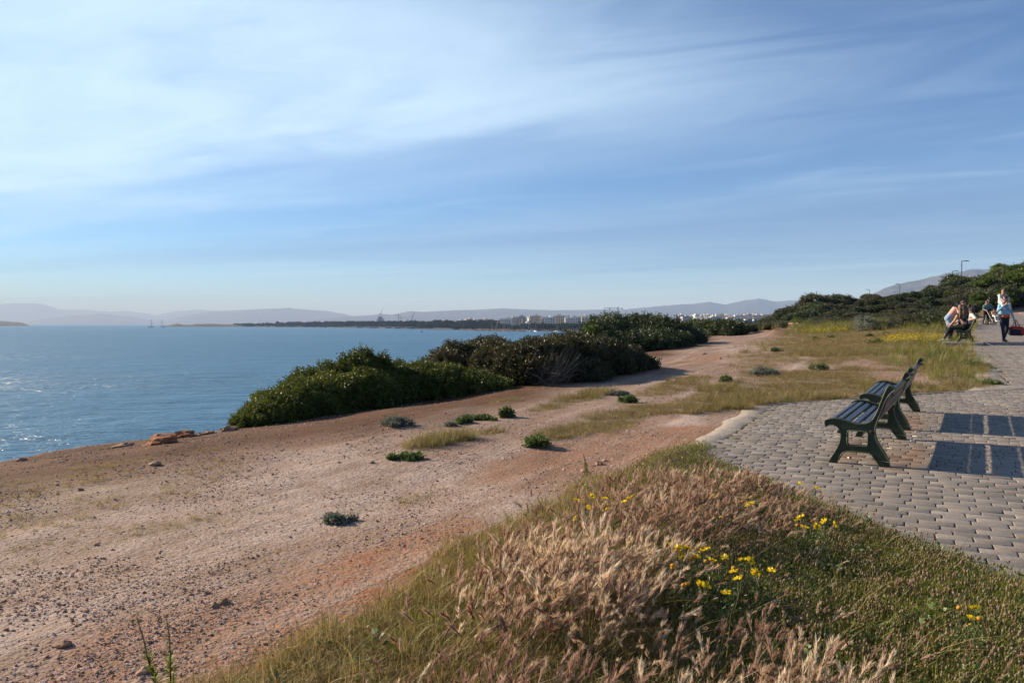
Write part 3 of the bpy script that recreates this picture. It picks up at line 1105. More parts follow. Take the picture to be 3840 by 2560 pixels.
def slat_mesh(w_, th_, L):
    bm = bmesh.new()
    bmesh.ops.create_cube(bm, size=1.0)
    bmesh.ops.scale(bm, vec=(w_, L, th_), verts=bm.verts[:])
    bmesh.ops.bevel(bm, geom=bm.edges[:], offset=0.007, segments=2, affect='EDGES', clamp_overlap=True)
    me = bpy.data.meshes.new('slat')
    bm.to_mesh(me)
    bm.free()
    me.materials.append(M_WOOD)
    return me


SLAT_ME = slat_mesh(0.060, 0.034, BENCH_L - 0.07)
BSLAT_ME = slat_mesh(0.108, 0.030, BENCH_L - 0.07)


def seat_curve(X):
    """top line of the frame between front tip and back top, in profile space"""
    top = [(185, 872), (250, 858), (320, 857), (380, 868), (440, 890), (500, 913), (560, 930), (620, 938), (680, 934), (730, 915), (770, 880), (800, 835), (830, 770), (860, 690), (895, 600), (935, 512)]
    P = np.array([prof_pt(*p) for p in top])
    L = np.concatenate([[0], np.cumsum(np.hypot(*np.diff(P, axis=0).T))])
    d = X * L[-1]
    return np.array([np.interp(d, L, P[:, 0]), np.interp(d, L, P[:, 1])]), L[-1]


BOLT_ME = MB().tube([(0, -0.045, 0), (0, -0.03, 0), (0, 0.03, 0), (0, 0.045, 0)], [0.013, 0.018, 0.018, 0.013], 8).mesh('bolt', M_BOLT)


def make_bench(label, loc, rotz):
    b = thing('park_bench', label, 'bench', loc, rotz, 'cast iron benches facing the sea')
    for y in (-BENCH_L / 2, BENCH_L / 2):
        f = obj('end_frame', FRAME_ME, b, (0, y, 0))
        obj('edge_bead', BEAD_ME, f)
        for (X, Yp) in ((750, 1030), (355, 1020), (985, 600)):
            a, z = prof_pt(X, Yp)
            obj('bolt', BOLT_ME, f, (a, 0, z))
    fr = [0.055, 0.150, 0.245, 0.340, 0.430, 0.515, 0.625, 0.755, 0.885]
    for i, k in enumerate(fr):
        p, Lt = seat_curve(k)
        p2, _ = seat_curve(min(k + 0.04, 1))
        p1, _ = seat_curve(max(k - 0.04, 0))
        ang = math.atan2(p2[1] - p1[1], p2[0] - p1[0])
        nrm = np.array([-math.sin(ang), math.cos(ang)])
        c = p - nrm * 0.030
        o = obj('seat_slat' if i < 6 else 'back_slat', SLAT_ME if i < 6 else BSLAT_ME, b, (c[0], 0, c[1]), (0, -ang, 0))
    mb = MB()
    a, z = prof_pt(600, 985)
    mb.tube([(a, -BENCH_L / 2, z), (a, BENCH_L / 2, z)], 0.013, 8)
    obj('tie_rod', mb.mesh('tie_rod', M_BOLT, True), b)
    return b


def bench_at(s0, t0, label, dz=0.012, turn=0.0):
    x, y = st2xy(s0, t0)
    z = float(land_z(x, y))
    b = make_bench(label, (x, y, z + dz), ROTZ)
    sl = float(land_z(x + SA, y + CA) - land_z(x - SA, y - CA)) / 2
    st_ = float(land_z(x + CA, y - SA) - land_z(x - CA, y + SA)) / 2
    b.rotation_euler = (sl, -st_, ROTZ - R(turn))
    return b


BENCH1 = bench_at(9.80, -0.325, 'dark green iron bench with wooden slats, larger one of the pair on the paving', turn=4.6)
BENCH2 = bench_at(12.62, -0.12, 'empty dark bench behind the larger one, at the grassy edge of the paving', turn=4.4)

# ------------------------------------------------------------------ shrubs and trees
def unit(v):
    return v / np.maximum(np.linalg.norm(v, axis=-1, keepdims=True), 1e-9)


def leaf_quads(P, D, L, W, r, rnd, fold=0.25):
    """one folded leaf per row: base at P, pointing along D"""
    n = len(P)
    side = unit(np.cross(D, r.normal(0, 1, (n, 3))))
    nrm = np.cross(side, D)
    L = np.broadcast_to(L, (n,))[:, None]
    W = np.broadcast_to(W, (n,))[:, None]
    a = P
    b = P + D * L * 0.48 + side * W * 0.5 + nrm * W * fold
    c = P + D * L
    d = P + D * L * 0.48 - side * W * 0.5 + nrm * W * fold
    V = np.stack([a, b, c, d], 1).reshape(-1, 3)
    F = np.arange(4 * n).reshape(n, 4)
    return V, F, np.repeat(rnd, 4)


def crown(lobes, sprigs, per, leaf, r, lump=0.18, zmin=None, clump=0.16, up=0.35, inner=0.25, width=0.5, tone=0.0, floor=0.0, core=0.9):
    """foliage spread through a set of ellipsoids (cx, cy, cz, rx, ry, rz)"""
    lobes = np.asarray(lobes, float)
    area = (lobes[:, 3] * lobes[:, 4] + lobes[:, 3] * lobes[:, 5] + lobes[:, 4] * lobes[:, 5])
    pick = r.choice(len(lobes), sprigs * 2, p=area / area.sum())
    d = unit(r.normal(0, 1, (sprigs * 2, 3)))
    d[:, 2] = np.where(d[:, 2] < -0.35, -d[:, 2], d[:, 2])
    lb = lobes[pick]
    lum = 1 + lump * 2 * (fbm(d[:, 0] * 3.1 + pick * 7.3, d[:, 1] * 3.1 + d[:, 2] * 2.3, 5, 3) - 0.5) + lump * (fbm(d[:, 0] * 9 + pick * 3, d[:, 1] * 9 + d[:, 2] * 7, 15, 2) - 0.5)
    depth = np.where(r.random(sprigs * 2) < inner, r.random(sprigs * 2) * 0.5, r.random(sprigs * 2) ** 2 * 0.16)
    P = lb[:, :3] + d * lb[:, 3:] * (lum * (1 - depth))[:, None]
    nrm = unit(d / lb[:, 3:])
    ok = np.ones(len(P), bool)
    for i, l in enumerate(lobes):
        q_ = ((P - l[:3]) / (l[3:] * 0.80))
        ok &= ~(((q_ ** 2).sum(1) < 0.75) & (pick != i))
    ok &= P[:, 2] > floor + 0.02
    P, nrm, depth = P[ok][:sprigs], nrm[ok][:sprigs], depth[ok][:sprigs]
    n = len(P)
    ax = unit(nrm + np.array([0, 0, up]) + r.normal(0, 0.45, (n, 3)))
    k = np.repeat(np.arange(n), per)
    f = np.tile((np.arange(per) + 0.5) / per, n)[:, None]
    base = P[k] + ax[k] * (f - 0.5) * clump + r.normal(0, clump * 0.12, (len(k), 3))
    ld = unit(ax[k] * 0.7 + r.normal(0, 0.8, (len(k), 3)) + np.array([0, 0, 0.1]))
    tone_s = np.clip(0.5 * fbm(P[:, 0] * 1.3, P[:, 1] * 1.3 + P[:, 2] * 1.7, 33, 3) + 0.30 * r.random(n) + 0.1 + tone, 0, 1)
    rnd = np.clip(tone_s[k] + r.normal(0, 0.10, len(k)) + 0.10 * (f[:, 0] - 0.5), 0, 1)
    sz = leaf * r.uniform(0.65, 1.25, len(k))
    V1, F1, R1 = leaf_quads(base, ld, sz, sz * width, r, rnd)
    # larger leaves deep inside, toned darker as painted inner shade, close the crown
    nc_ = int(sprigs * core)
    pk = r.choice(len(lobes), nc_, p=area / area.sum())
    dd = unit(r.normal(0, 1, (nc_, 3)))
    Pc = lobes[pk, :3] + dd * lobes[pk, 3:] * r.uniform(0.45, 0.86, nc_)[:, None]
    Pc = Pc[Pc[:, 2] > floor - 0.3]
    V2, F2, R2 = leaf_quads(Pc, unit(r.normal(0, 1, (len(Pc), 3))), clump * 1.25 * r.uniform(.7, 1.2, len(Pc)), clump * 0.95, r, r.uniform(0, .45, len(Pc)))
    return (np.concatenate([V1, V2]), np.concatenate([F1, F2 + len(V1)]), np.concatenate([R1, R2])), P, nrm


def branch_mesh(lobes, r, m, n_tw=40, rad=0.03, foot=None, n_side=5):
    """stems from the ground into the lobes"""
    mb = MB()
    lobes = np.asarray(lobes, float)
    for i in range(n_tw):
        l = lobes[r.integers(len(lobes))]
        dd = unit(r.normal(0, 1, (1, 3)))[0]
        dd[2] = abs(dd[2])
        tip = l[:3] + dd * l[3:] * 0.9
        if foot is not None:
            b = np.array(foot) + r.normal(0, 0.06, 3) * np.array([1, 1, 0])
        else:
            b = np.array([l[0] + r.normal(0, 0.15) * l[3], l[1] + r.normal(0, 0.15) * l[4], l[2] - l[5] * 0.9])
        mid = b * 0.45 + tip * 0.55 + r.normal(0, 0.08, 3) * l[5]
        mb.tube([b, b * 0.6 + mid * 0.4 + r.normal(0, .03, 3), mid, tip], [rad, rad * 0.8, rad * 0.5, rad * 0.15], n_side)
    return mb.mesh('stems', m, True)


M_LENTISK = leaf_mat('lentisk_leaf', [(0.016, 0.024, 0.006), (0.048, 0.066, 0.010), (0.105, 0.125, 0.014), (0.18, 0.185, 0.026)], 0.30, 0.42, 0.035, 0.05)
M_BROWNLEAF = leaf_mat('dark_olive_leaf', [(0.015, 0.018, 0.007), (0.040, 0.042, 0.014), (0.080, 0.072, 0.024), (0.15, 0.118, 0.046)], 0.25, 0.45, 0.04, 0.05)
M_JUNIPER = leaf_mat('juniper_leaf', [(0.0104, 0.0195, 0.0078), (0.026, 0.0442, 0.013), (0.0546, 0.0754, 0.0182), (0.1105, 0.13, 0.0312)], 0.25, 0.5, 0.04, 0.1)
M_SCRUB = leaf_mat('grey_scrub_leaf', [(0.0225, 0.0263, 0.015), (0.05, 0.0562, 0.0275), (0.0875, 0.09, 0.0475), (0.1313, 0.125, 0.0725)], 0.25, 0.55, 0.03, 0.35)
M_PINE = leaf_mat('pine_needles', [(0.0192, 0.0384, 0.0096), (0.0576, 0.0992, 0.016), (0.128, 0.176, 0.0256), (0.224, 0.256, 0.0448)], 0.30, 0.5, 0.03, 0.2)
M_BARK = mat('grey_brown_bark', (0.10, 0.075, 0.055), (0.055, 0.042, 0.032), 12, 0.9, 0.6, 40)
M_TWIG = mat('dry_grey_twig', (0.20, 0.165, 0.135), (0.12, 0.10, 0.08), 20, 0.9)


def px_lobes(specs, back=0.8):
    """specs: (px, py_foot, py_top, radius across the view, depth) -> ellipsoids standing on the ground"""
    out = []
    for (px, pf, pt, rx, dp) in specs:
        g = on_ground(px, pf)
        c = g[:2] + np.array([-0.62, 0.78]) * dp * back
        top = at(px, pt, c[1])[2]
        gz_ = max(float(ground_z(c[0], c[1])), g[2] - 0.25)
        h = max(top - gz_, 0.2)
        out.append((c[0], c[1], gz_ + h * 0.30, rx, dp, h * 0.63))
    return out


def shrub(name, label, cat, lobes, sprigs, per, leaf, m, seed, group=None, twigs=40, tw_mat=None, **kw):
    r = np.random.default_rng(seed)
    lobes = np.asarray(lobes, float)
    c = lobes[:, :2].mean(0)
    z0 = max(float(ground_z(c[0], c[1])), lobes[:, 2].min() - lobes[:, 5].max() * .5)
    lo = lobes.copy()
    lo[:, :3] -= np.array([c[0], c[1], z0])
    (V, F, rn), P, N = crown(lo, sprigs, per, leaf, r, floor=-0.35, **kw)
    # keep leaves off the ground surface
    gz_ = ground_z(V[:, 0] + c[0], V[:, 1] + c[1]) - z0
    V[:, 2] = np.maximum(V[:, 2], gz_ + 0.01)
    t = thing(name, label, cat, (c[0], c[1], z0), 0, group)
    obj('crown', new_mesh('crown', V, [F], {'rnd': rn}, [m]), t)
    obj('stems', branch_mesh(lo, r, tw_mat or M_BARK, twigs, 0.022), t)
    return t


# the green bush at the cliff edge and its taller neighbour
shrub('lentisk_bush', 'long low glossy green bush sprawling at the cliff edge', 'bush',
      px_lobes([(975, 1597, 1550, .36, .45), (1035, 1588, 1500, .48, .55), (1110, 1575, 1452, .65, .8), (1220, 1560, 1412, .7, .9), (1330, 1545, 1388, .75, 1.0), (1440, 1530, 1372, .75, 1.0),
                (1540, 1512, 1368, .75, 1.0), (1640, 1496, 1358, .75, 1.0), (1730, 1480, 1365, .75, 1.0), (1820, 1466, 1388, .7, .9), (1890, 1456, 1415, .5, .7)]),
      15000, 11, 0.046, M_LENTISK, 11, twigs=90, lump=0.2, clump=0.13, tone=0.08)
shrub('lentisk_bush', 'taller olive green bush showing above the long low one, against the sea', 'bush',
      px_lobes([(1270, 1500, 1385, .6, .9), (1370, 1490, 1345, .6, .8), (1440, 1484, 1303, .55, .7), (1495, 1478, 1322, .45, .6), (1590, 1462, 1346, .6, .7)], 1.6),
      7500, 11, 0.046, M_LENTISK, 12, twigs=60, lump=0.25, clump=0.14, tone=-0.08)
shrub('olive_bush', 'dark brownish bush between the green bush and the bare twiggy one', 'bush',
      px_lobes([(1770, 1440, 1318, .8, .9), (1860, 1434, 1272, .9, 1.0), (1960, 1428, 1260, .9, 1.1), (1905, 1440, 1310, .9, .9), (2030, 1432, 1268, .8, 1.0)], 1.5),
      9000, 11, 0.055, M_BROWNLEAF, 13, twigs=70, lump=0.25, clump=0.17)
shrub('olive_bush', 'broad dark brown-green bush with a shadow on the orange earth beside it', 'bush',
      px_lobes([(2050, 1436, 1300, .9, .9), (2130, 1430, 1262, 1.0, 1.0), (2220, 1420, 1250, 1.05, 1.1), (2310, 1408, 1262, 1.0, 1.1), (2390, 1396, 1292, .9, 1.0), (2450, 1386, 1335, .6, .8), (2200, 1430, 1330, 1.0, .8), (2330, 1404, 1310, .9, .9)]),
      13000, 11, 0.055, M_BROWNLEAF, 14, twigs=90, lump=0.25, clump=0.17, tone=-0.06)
# bare grey twigs in front of it
r = np.random.default_rng(15)
g = on_ground(2040, 1436)
mb = MB()
for i in range(170):
    a = r.uniform(0, math.pi)
    b0 = np.array([r.normal(0.0, .18), r.normal(0, .15), -0.03])
    ln = r.uniform(.45, .95)
    d = unit(np.array([[r.normal(0.55, .45), r.normal(0, .4), r.uniform(.5, 1.2)]]))[0]
    mid = b0 + d * ln * .55 + r.normal(0, .04, 3)
    tip = b0 + d * ln + r.normal(0, .09, 3)
    mb.tube([b0, mid, tip], [.009, .006, .003], 4)
    for j in range(2):
        mb.tube([mid, mid + d * .15 + r.normal(0, .1, 3)], [.005, .002], 3)
o = obj('twiggy_bush', mb.mesh('twiggy_bush', M_TWIG), None, tuple(g + np.array([0, 0, .0])))
tag(o, 'bare grey twiggy bush leaning against the broad dark bush', 'bush')

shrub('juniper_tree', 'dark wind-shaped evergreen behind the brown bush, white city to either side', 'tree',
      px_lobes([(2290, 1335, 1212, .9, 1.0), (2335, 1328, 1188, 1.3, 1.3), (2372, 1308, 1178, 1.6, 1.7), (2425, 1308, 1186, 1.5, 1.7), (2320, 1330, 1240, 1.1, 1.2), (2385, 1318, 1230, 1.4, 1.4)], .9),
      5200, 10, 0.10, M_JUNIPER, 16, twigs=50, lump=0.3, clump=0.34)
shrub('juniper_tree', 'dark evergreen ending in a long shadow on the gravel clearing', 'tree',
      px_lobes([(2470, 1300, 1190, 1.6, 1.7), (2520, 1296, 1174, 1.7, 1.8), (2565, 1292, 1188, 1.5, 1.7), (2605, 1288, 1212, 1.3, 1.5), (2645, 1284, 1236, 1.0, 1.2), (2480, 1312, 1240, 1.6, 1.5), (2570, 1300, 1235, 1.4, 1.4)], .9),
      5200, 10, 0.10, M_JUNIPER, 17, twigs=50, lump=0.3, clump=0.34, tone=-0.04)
shrub('bright_shrub', 'small light green shrub at the sea side of the dark evergreen', 'bush',
      px_lobes([(2250, 1338, 1232, .45, .6), (2272, 1336, 1222, .45, .6)], 1.0), 900, 10, 0.09, M_PINE, 18, twigs=20, lump=.3, clump=.25, tone=.1)
for i, (px, pt, tx) in enumerate(((2660, 1200, 'dark round shrub before the white city, just past the long shadow'), (2712, 1207, 'dark shrub before the white city, middle of three at the clearing edge'),
                                  (2768, 1204, 'dark shrub before the white city, next to the hillside thicket'))):
    shrub('juniper_shrub', tx, 'bush', px_lobes([(px - 22, 1256, pt + 14, 1.2, 1.3), (px + 8, 1256, pt, 1.3, 1.4), (px + 26, 1256, pt + 10, 1.0, 1.2)], .8),
          1500, 9, 0.15, M_JUNIPER, 19 + i, 'dark shrubs at the far edge of the clearing', twigs=20, lump=.35, clump=.4)

# hillside thicket: shared crowns, one object per shrub
SCRUB_ME = []
for k in range(5):
    r = np.random.default_rng(60 + k)
    lobes = [(0, 0, .38, .95, .95, .62)] + [(r.uniform(-.7, .7), r.uniform(-.6, .6), r.uniform(.45, .75), r.uniform(.4, .6), r.uniform(.4, .6), r.uniform(.3, .45)) for _ in range(5)]
    (V, F, rn), P, N = crown(lobes, 1900, 7, 0.085, r, lump=.35, clump=.2, floor=-.05)
    SCRUB_ME.append((new_mesh('crown', V, [F], {'rnd': rn}, [M_SCRUB if k < 3 else M_JUNIPER]), branch_mesh(lobes, r, M_BARK, 14, .03)))


def ridge_top(px):
    """skyline of the thicket in the photograph"""
    return np.interp(px, [2760, 2860, 2930, 2990, 3050, 3130, 3200, 3280, 3330, 3400, 3460, 3520, 3600, 3680, 3760, 3840, 4100], [1222, 1192, 1165, 1140, 1118, 1116, 1112, 1108, 1106, 1092, 1080, 1070, 1048, 1035, 1010, 990, 960])


SPOTS = []
r = np.random.default_rng(99)
for rowi, (dep, frac) in enumerate(((64, 0.18), (69, 0.42), (75, 0.66), (82, 0.86), (90, 1.0))):
    px = 2800 + rowi * 18 + r.uniform(0, 25)
    while px < (3640 if rowi < 2 else 3900):
        d = dep + r.uniform(-3, 3) - (px - 2900) * 0.0015
        if not (px < 2880 and rowi > 2):
            SPOTS.append((px, d, frac, rowi))
        px += r.uniform(40, 62)
for i, (px, d, frac, rowi) in enumerate(SPOTS):
    x = (px - 1920) / 2880 * d
    s_c, t_c = xy2st(x, d)
    if pave_mask(s_c, t_c, 1.4):
        continue
    z0 = float(ground_z(x, d))
    base = 1240 if px < 3000 else np.interp(px, [3000, 3500, 3900], [1232, 1205, 1195])
    top_py = base + (ridge_top(px) - base) * frac * r.uniform(.86, 1.1) + r.uniform(-4, 6)
    top = at(px, top_py, d)[2]
    h = np.clip(top - z0, 0.7, 4.2)
    k = int(r.integers(5)) if frac > .4 else int(r.integers(3))
    cr, st_ = SCRUB_ME[k]
    t = thing('scrub_bush', 'dense bush in the grey-green thicket covering the bank behind the meadow', 'bush', (x, d, z0 - 0.08), r.uniform(0, 6.28), 'bushes of the hillside thicket')
    t.scale = (max(h * r.uniform(.75, .95), 1.1), max(h * r.uniform(.7, .9), 1.1), h * .90)
    obj('crown', cr, t)
    obj('stems', st_, t)

# pines on the right, behind the path
PINE = []
for k in range(3):
    r = np.random.default_rng(140 + k)
    lobes = []
    for j in range(13):
        hh = r.uniform(.28, .92)
        sp = .36 * (1.15 - hh)
        a = r.uniform(0, 6.28)
        lobes.append((math.cos(a) * sp, math.sin(a) * sp, hh, r.uniform(.13, .22), r.uniform(.13, .22), r.uniform(.08, .13)))
    lobes.append((0, 0, .9, .16, .16, .12))
    (V, F, rn), P, N = crown(lobes, 2600, 8, 0.040, r, lump=.35, clump=.07, floor=.05, up=.6, width=.3)
    tb = MB()
    lean = r.normal(0, .04, 2)
    tb.tube([(0, 0, -.03), (lean[0], lean[1], .35), (lean[0] * 1.5, lean[1] * 1.3, .65), (lean[0], lean[1], .95)], [.028, .022, .014, .004], 7)
    for l in lobes:
        f = l[2] * .75
        tb.tube([(lean[0] * 1.2, lean[1] * 1.2, f), (l[0] * .6, l[1] * .6, (f + l[2]) / 2), (l[0], l[1], l[2])], [.010, .007, .003], 5)
    PINE.append((new_mesh('crown', V, [F], {'rnd': rn}, [M_PINE]), tb.mesh('trunk', M_BARK, True)))
for i, (px, d, top_py, w_, tx) in enumerate((
        (3560, 80, 1082, 1.0, 'small pine left of the tall street lamp pole'), (3640, 84, 1056, 1.05, 'green pine right of the tall street lamp pole'), (3700, 76, 1032, 1.1, 'bright green pine behind the couple with the pushchair'),
        (3745, 88, 985, 1.1, 'tallest rounded pine crown above the walking man'), (3800, 80, 990, 1.15, 'pine behind the shoulders-riding child'), (3840, 72, 1000, 1.2, 'pine cut by the picture edge, over the red bag'),
        (3490, 92, 1094, .9, 'pine crown low on the skyline beside the second street lamp'), (3770, 70, 1075, 1.0, 'lower pine between the tall pine and the path'), (3668, 70, 1090, .9, 'short pine at the bend of the path'), (3900, 78, 985, 1.2, 'pine mostly outside the picture, beyond the edge pine'))):
    x = (px - 1920) / 2880 * d
    z0 = float(ground_z(x, d))
    h = at(px, top_py, d)[2] - z0
    cr, tk = PINE[i % 3]
    t = thing('pine_tree', tx, 'tree', (x, d, z0), i * 1.3, 'pines beside the path')
    t.scale = (h * w_ * 1.15, h * w_ * 1.15, h * .92)
    obj('crown', cr, t)
    obj('trunk', tk, t)

# ------------------------------------------------------------------ grasses, flowers, stones
class LB:
    """leafy builder: quads with a tone per vertex and a material index"""

    def __init__(self):
        self.V, self.F, self.R, self.M, self.n = [], [], [], [], 0

    def add(self, V, F, R_, mi=0):
        self.V.append(np.asarray(V, float).reshape(-1, 3))
        self.F.append(np.asarray(F, int).reshape(-1, 4) + self.n)
        self.R.append(np.asarray(R_, float).ravel())
        self.M.append(np.full(len(self.F[-1]), mi))
        self.n += len(self.V[-1])

    def blades(self, B, h, az, lean, w, rnd, mi=0, st=(0, .4, .75, 1.0)):
        n = len(B)
        d = np.stack([np.cos(az), np.sin(az), np.zeros(n)], -1)
        side = np.stack([-np.sin(az + .6), np.cos(az + .6), np.zeros(n)], -1)
        rows = []
        for f in st:
            c = B + d * (h * lean * f ** 2)[:, None]
            c[:, 2] += h * f * (1 - 0.28 * np.clip(lean, 0, 1.5) * f)
            ww = (w * max(1 - f, 0.04) ** 0.55)[:, None] * 0.5
            rows += [c - side * ww, c + side * ww]
        V = np.stack(rows, 1)
        m = len(st)
        F = []
        for k in range(m - 1):
            F.append(np.array([2 * k, 2 * k + 1, 2 * k + 3, 2 * k + 2]))
        F = (np.arange(n)[:, None, None] * 2 * m + np.array(F)[None]).reshape(-1, 4)
        self.add(V, F, np.repeat(rnd, 2 * m), mi)
        return V[:, -2:].mean(1), d

    def mesh(self, name, mats):
        V, F = np.concatenate(self.V), np.concatenate(self.F)
        return new_mesh(name, V, [F], {'rnd': np.concatenate(self.R)}, mats, np.concatenate(self.M))


M_DRY = leaf_mat('dry_grass', [(0.13, 0.095, 0.032), (0.25, 0.185, 0.065), (0.38, 0.29, 0.12), (0.52, 0.42, 0.21)], 0.40, 0.5, 0.02, 0.35)
M_MEADOW = leaf_mat('meadow_grass', [(0.11, 0.080, 0.030), (0.20, 0.150, 0.060), (0.31, 0.235, 0.105), (0.43, 0.335, 0.165)], 0.40, 0.5, 0.02, 0.45)
M_GREENG = leaf_mat('green_grass', [(0.055, 0.080, 0.010), (0.12, 0.155, 0.018), (0.22, 0.25, 0.034), (0.34, 0.33, 0.065)], 0.40, 0.5, 0.03, 0.35)
M_SPIKE = leaf_mat('barley_spike', [(0.17, 0.076, 0.052), (0.31, 0.172, 0.115), (0.48, 0.312, 0.21), (0.66, 0.49, 0.33)], 0.45, 0.5, 0.03, 0.5)
M_SPIKE2 = leaf_mat('ripe_barley_spike', [(0.42, 0.275, 0.18), (0.60, 0.44, 0.295), (0.75, 0.595, 0.42), (0.88, 0.75, 0.555)], 0.45, 0.5, 0.03, 0.5)
M_STRAW = leaf_mat('straw_stem', [(0.14, 0.12, 0.035), (0.24, 0.19, 0.07), (0.36, 0.27, 0.12)], 0.35, 0.5, 0.03, 0.4)
M_BOBBLE = leaf_mat('clover_head', [(0.16, 0.115, 0.065), (0.27, 0.205, 0.12), (0.38, 0.31, 0.20)], 0.3, 0.6, 0.0, 0.5)
M_YELLOW = leaf_mat('yellow_petal', [(0.68, 0.47, 0.008), (0.80, 0.62, 0.012), (0.88, 0.72, 0.02)], 0.30, 0.5, 0.02, 0.3)
M_DISC = mat('orange_flower_disc', (0.55, 0.27, 0.01), (0.40, 0.17, 0.01), 200, 0.8)
M_GREY = leaf_mat('grey_felt_leaf', [(0.10, 0.115, 0.085), (0.17, 0.185, 0.145), (0.26, 0.27, 0.22)], 0.25, 0.6, 0.02, 0.2)
M_WEED = leaf_mat('weed_leaf', [(0.045, 0.075, 0.015), (0.090, 0.135, 0.028), (0.16, 0.205, 0.045)], 0.3, 0.5, 0.04, 0.3)


def tuft(seed, n, rad, h0, h1, w, lean, mats, mix=0.0, name='tuft'):
    r = np.random.default_rng(seed)
    lb = LB()
    a = r.uniform(0, 6.283, n)
    q_ = np.sqrt(r.random(n)) * rad
    B = np.stack([np.cos(a) * q_, np.sin(a) * q_, np.full(n, -0.01)], -1)
    az = a + r.normal(0, .8, n)
    sel = r.random(n) < mix
    for mi, m in ((0, ~sel), (1, sel)):
        if m.sum():
            lb.blades(B[m], r.uniform(h0, h1, m.sum()), az[m], np.abs(r.normal(lean, .28, m.sum())), w * r.uniform(.7, 1.3, m.sum()), np.clip(r.normal(.5, .22, m.sum()), 0, 1), mi)
    return lb.mesh(name, mats)


def barley(seed, culms, hmin, hmax, wind, ripe=False):
    """a few culms of wall barley: stem, leaf blades and a bristly spike"""
    r = np.random.default_rng(seed)
    lb = LB()
    n = culms
    a = r.uniform(0, 6.283, n)
    B = np.stack([np.cos(a) * .035, np.sin(a) * .035, np.full(n, -.02)], -1)
    h = r.uniform(hmin, hmax, n)
    az = np.where(r.random(n) < .6, wind + r.normal(0, .6, n), r.uniform(0, 6.283, n))
    lean = np.abs(r.normal(.35, .2, n))
    tips, d = lb.blades(B, h, az, lean, np.full(n, .0042), np.clip(r.normal(.5, .25, n), 0, 1), 1)
    nb = n * 2
    k = r.integers(0, n, nb)
    lb.blades(B[k] + r.normal(0, .01, (nb, 3)) * [1, 1, 0], h[k] * r.uniform(.35, .8, nb), r.uniform(0, 6.283, nb), np.abs(r.normal(.6, .3, nb)), np.full(nb, .006), np.clip(r.normal(.45, .25, nb), 0, 1), 1)
    for i in range(n):
        ax = unit(np.array([d[i] * lean[i] * 1.7 + np.array([0, 0, 1 - .35 * lean[i]])]))[0]
        L = r.uniform(.055, .08)
        tone = np.clip(r.normal(.5, .22), 0, 1)
        m = 38
        f = np.linspace(0, 1, m)
        bend = ax + d[i] * .25 * f[:, None] ** 2
        P = tips[i] - ax * .004 + ax * (f * L)[:, None] + d[i] * (.12 * L * f ** 2)[:, None]
        rad_ = unit(np.cross(np.repeat(ax[None], m, 0), r.normal(0, 1, (m, 3))))
        D = unit(bend + rad_ * r.uniform(.12, .55, m)[:, None])
        V, F, R_ = leaf_quads(P, D, r.uniform(.034, .056, m) * (1 - .25 * f), .0026, r, np.clip(tone + r.normal(.12, .16, m), 0, 1), 0)
        lb.add(V, F, R_, 0)
        V, F, R_ = leaf_quads(P[:-4], unit(D[:-4] * .8 + ax * .5), .015, .0080, r, np.clip(tone + r.normal(-.15, .12, m - 4), 0, 1), .2)
        lb.add(V, F, R_, 0)
    return lb.mesh('barley', [M_SPIKE2 if ripe else M_SPIKE, M_STRAW])


def bobbles(seed, n):
    """low clover with furry oval heads on thin stalks"""
    r = np.random.default_rng(seed)
    lb = LB()
    a = r.uniform(0, 6.283, n)
    B = np.stack([np.cos(a), np.sin(a), np.zeros(n)], -1) * (np.sqrt(r.random(n)) * .07)[:, None]
    tips, d = lb.blades(B, r.uniform(.07, .17, n), r.uniform(0, 6.283, n), np.abs(r.normal(.2, .2, n)), np.full(n, .0028), r.random(n), 1)
    for i in range(n):
        L, rr = r.uniform(.011, .019), r.uniform(.0045, .0065)
        V = []
        for f, k in ((0, .35), (.3, 1.), (.7, .9), (1, .2)):
            for j in range(6):
                th = j * math.pi / 3
                V.append(tips[i] + np.array([math.cos(th) * rr * k, math.sin(th) * rr * k, L * f - .002]))
        F = [[q_ * 6 + j, q_ * 6 + (j + 1) % 6, (q_ + 1) * 6 + (j + 1) % 6, (q_ + 1) * 6 + j] for q_ in range(3) for j in range(6)]
        F.append([18, 19, 20, 21])
        F.append([18, 21, 22, 23])
        lb.add(V, F, np.full(24, np.clip(r.normal(.5, .25), 0, 1)), 2)
    m = 34
    P = np.stack([r.normal(0, .05, m), r.normal(0, .05, m), r.uniform(.01, .08, m)], -1)
    V, F, R_ = leaf_quads(P, unit(r.normal(0, 1, (m, 3)) + [0, 0, .4]), r.uniform(.014, .024, m), .010, r, r.random(m))
    lb.add(V, F, R_, 0)
    return lb.mesh('bobbles', [M_GREENG, M_STRAW, M_BOBBLE])


WIND = math.atan2(.2, 1.0)
V_BARLEY_T = [barley(300 + k, 4, .22, .38, WIND) for k in range(6)] + [barley(306 + k, 4, .20, .36, WIND, True) for k in range(5)]
V_LOW_DRY = [tuft(320 + k, 26, .06, .04, .13, .0042, .60, [M_DRY, M_GREENG], .07) for k in range(4)]
V_LOW_GREEN = [tuft(330 + k, 26, .06, .05, .15, .0062, .5, [M_GREENG, M_DRY], .18) for k in range(4)]
V_BOB = [bobbles(340 + k, 9) for k in range(5)]


def head_base(px, py, h):
    d = (CAM_H - h) * 2880 / (py - 1214.0)
    return (px - 1920) / 2880 * d, d


def field(x, y, spots):
    v = np.zeros_like(x)
    for (px, py, rad, amp) in spots:
        bx_, by_ = head_base(px, py, 0.33)
        v = np.maximum(v, amp * np.exp(-(((x - bx_) ** 2 + (y - by_) ** 2) / rad ** 2)))
    return v


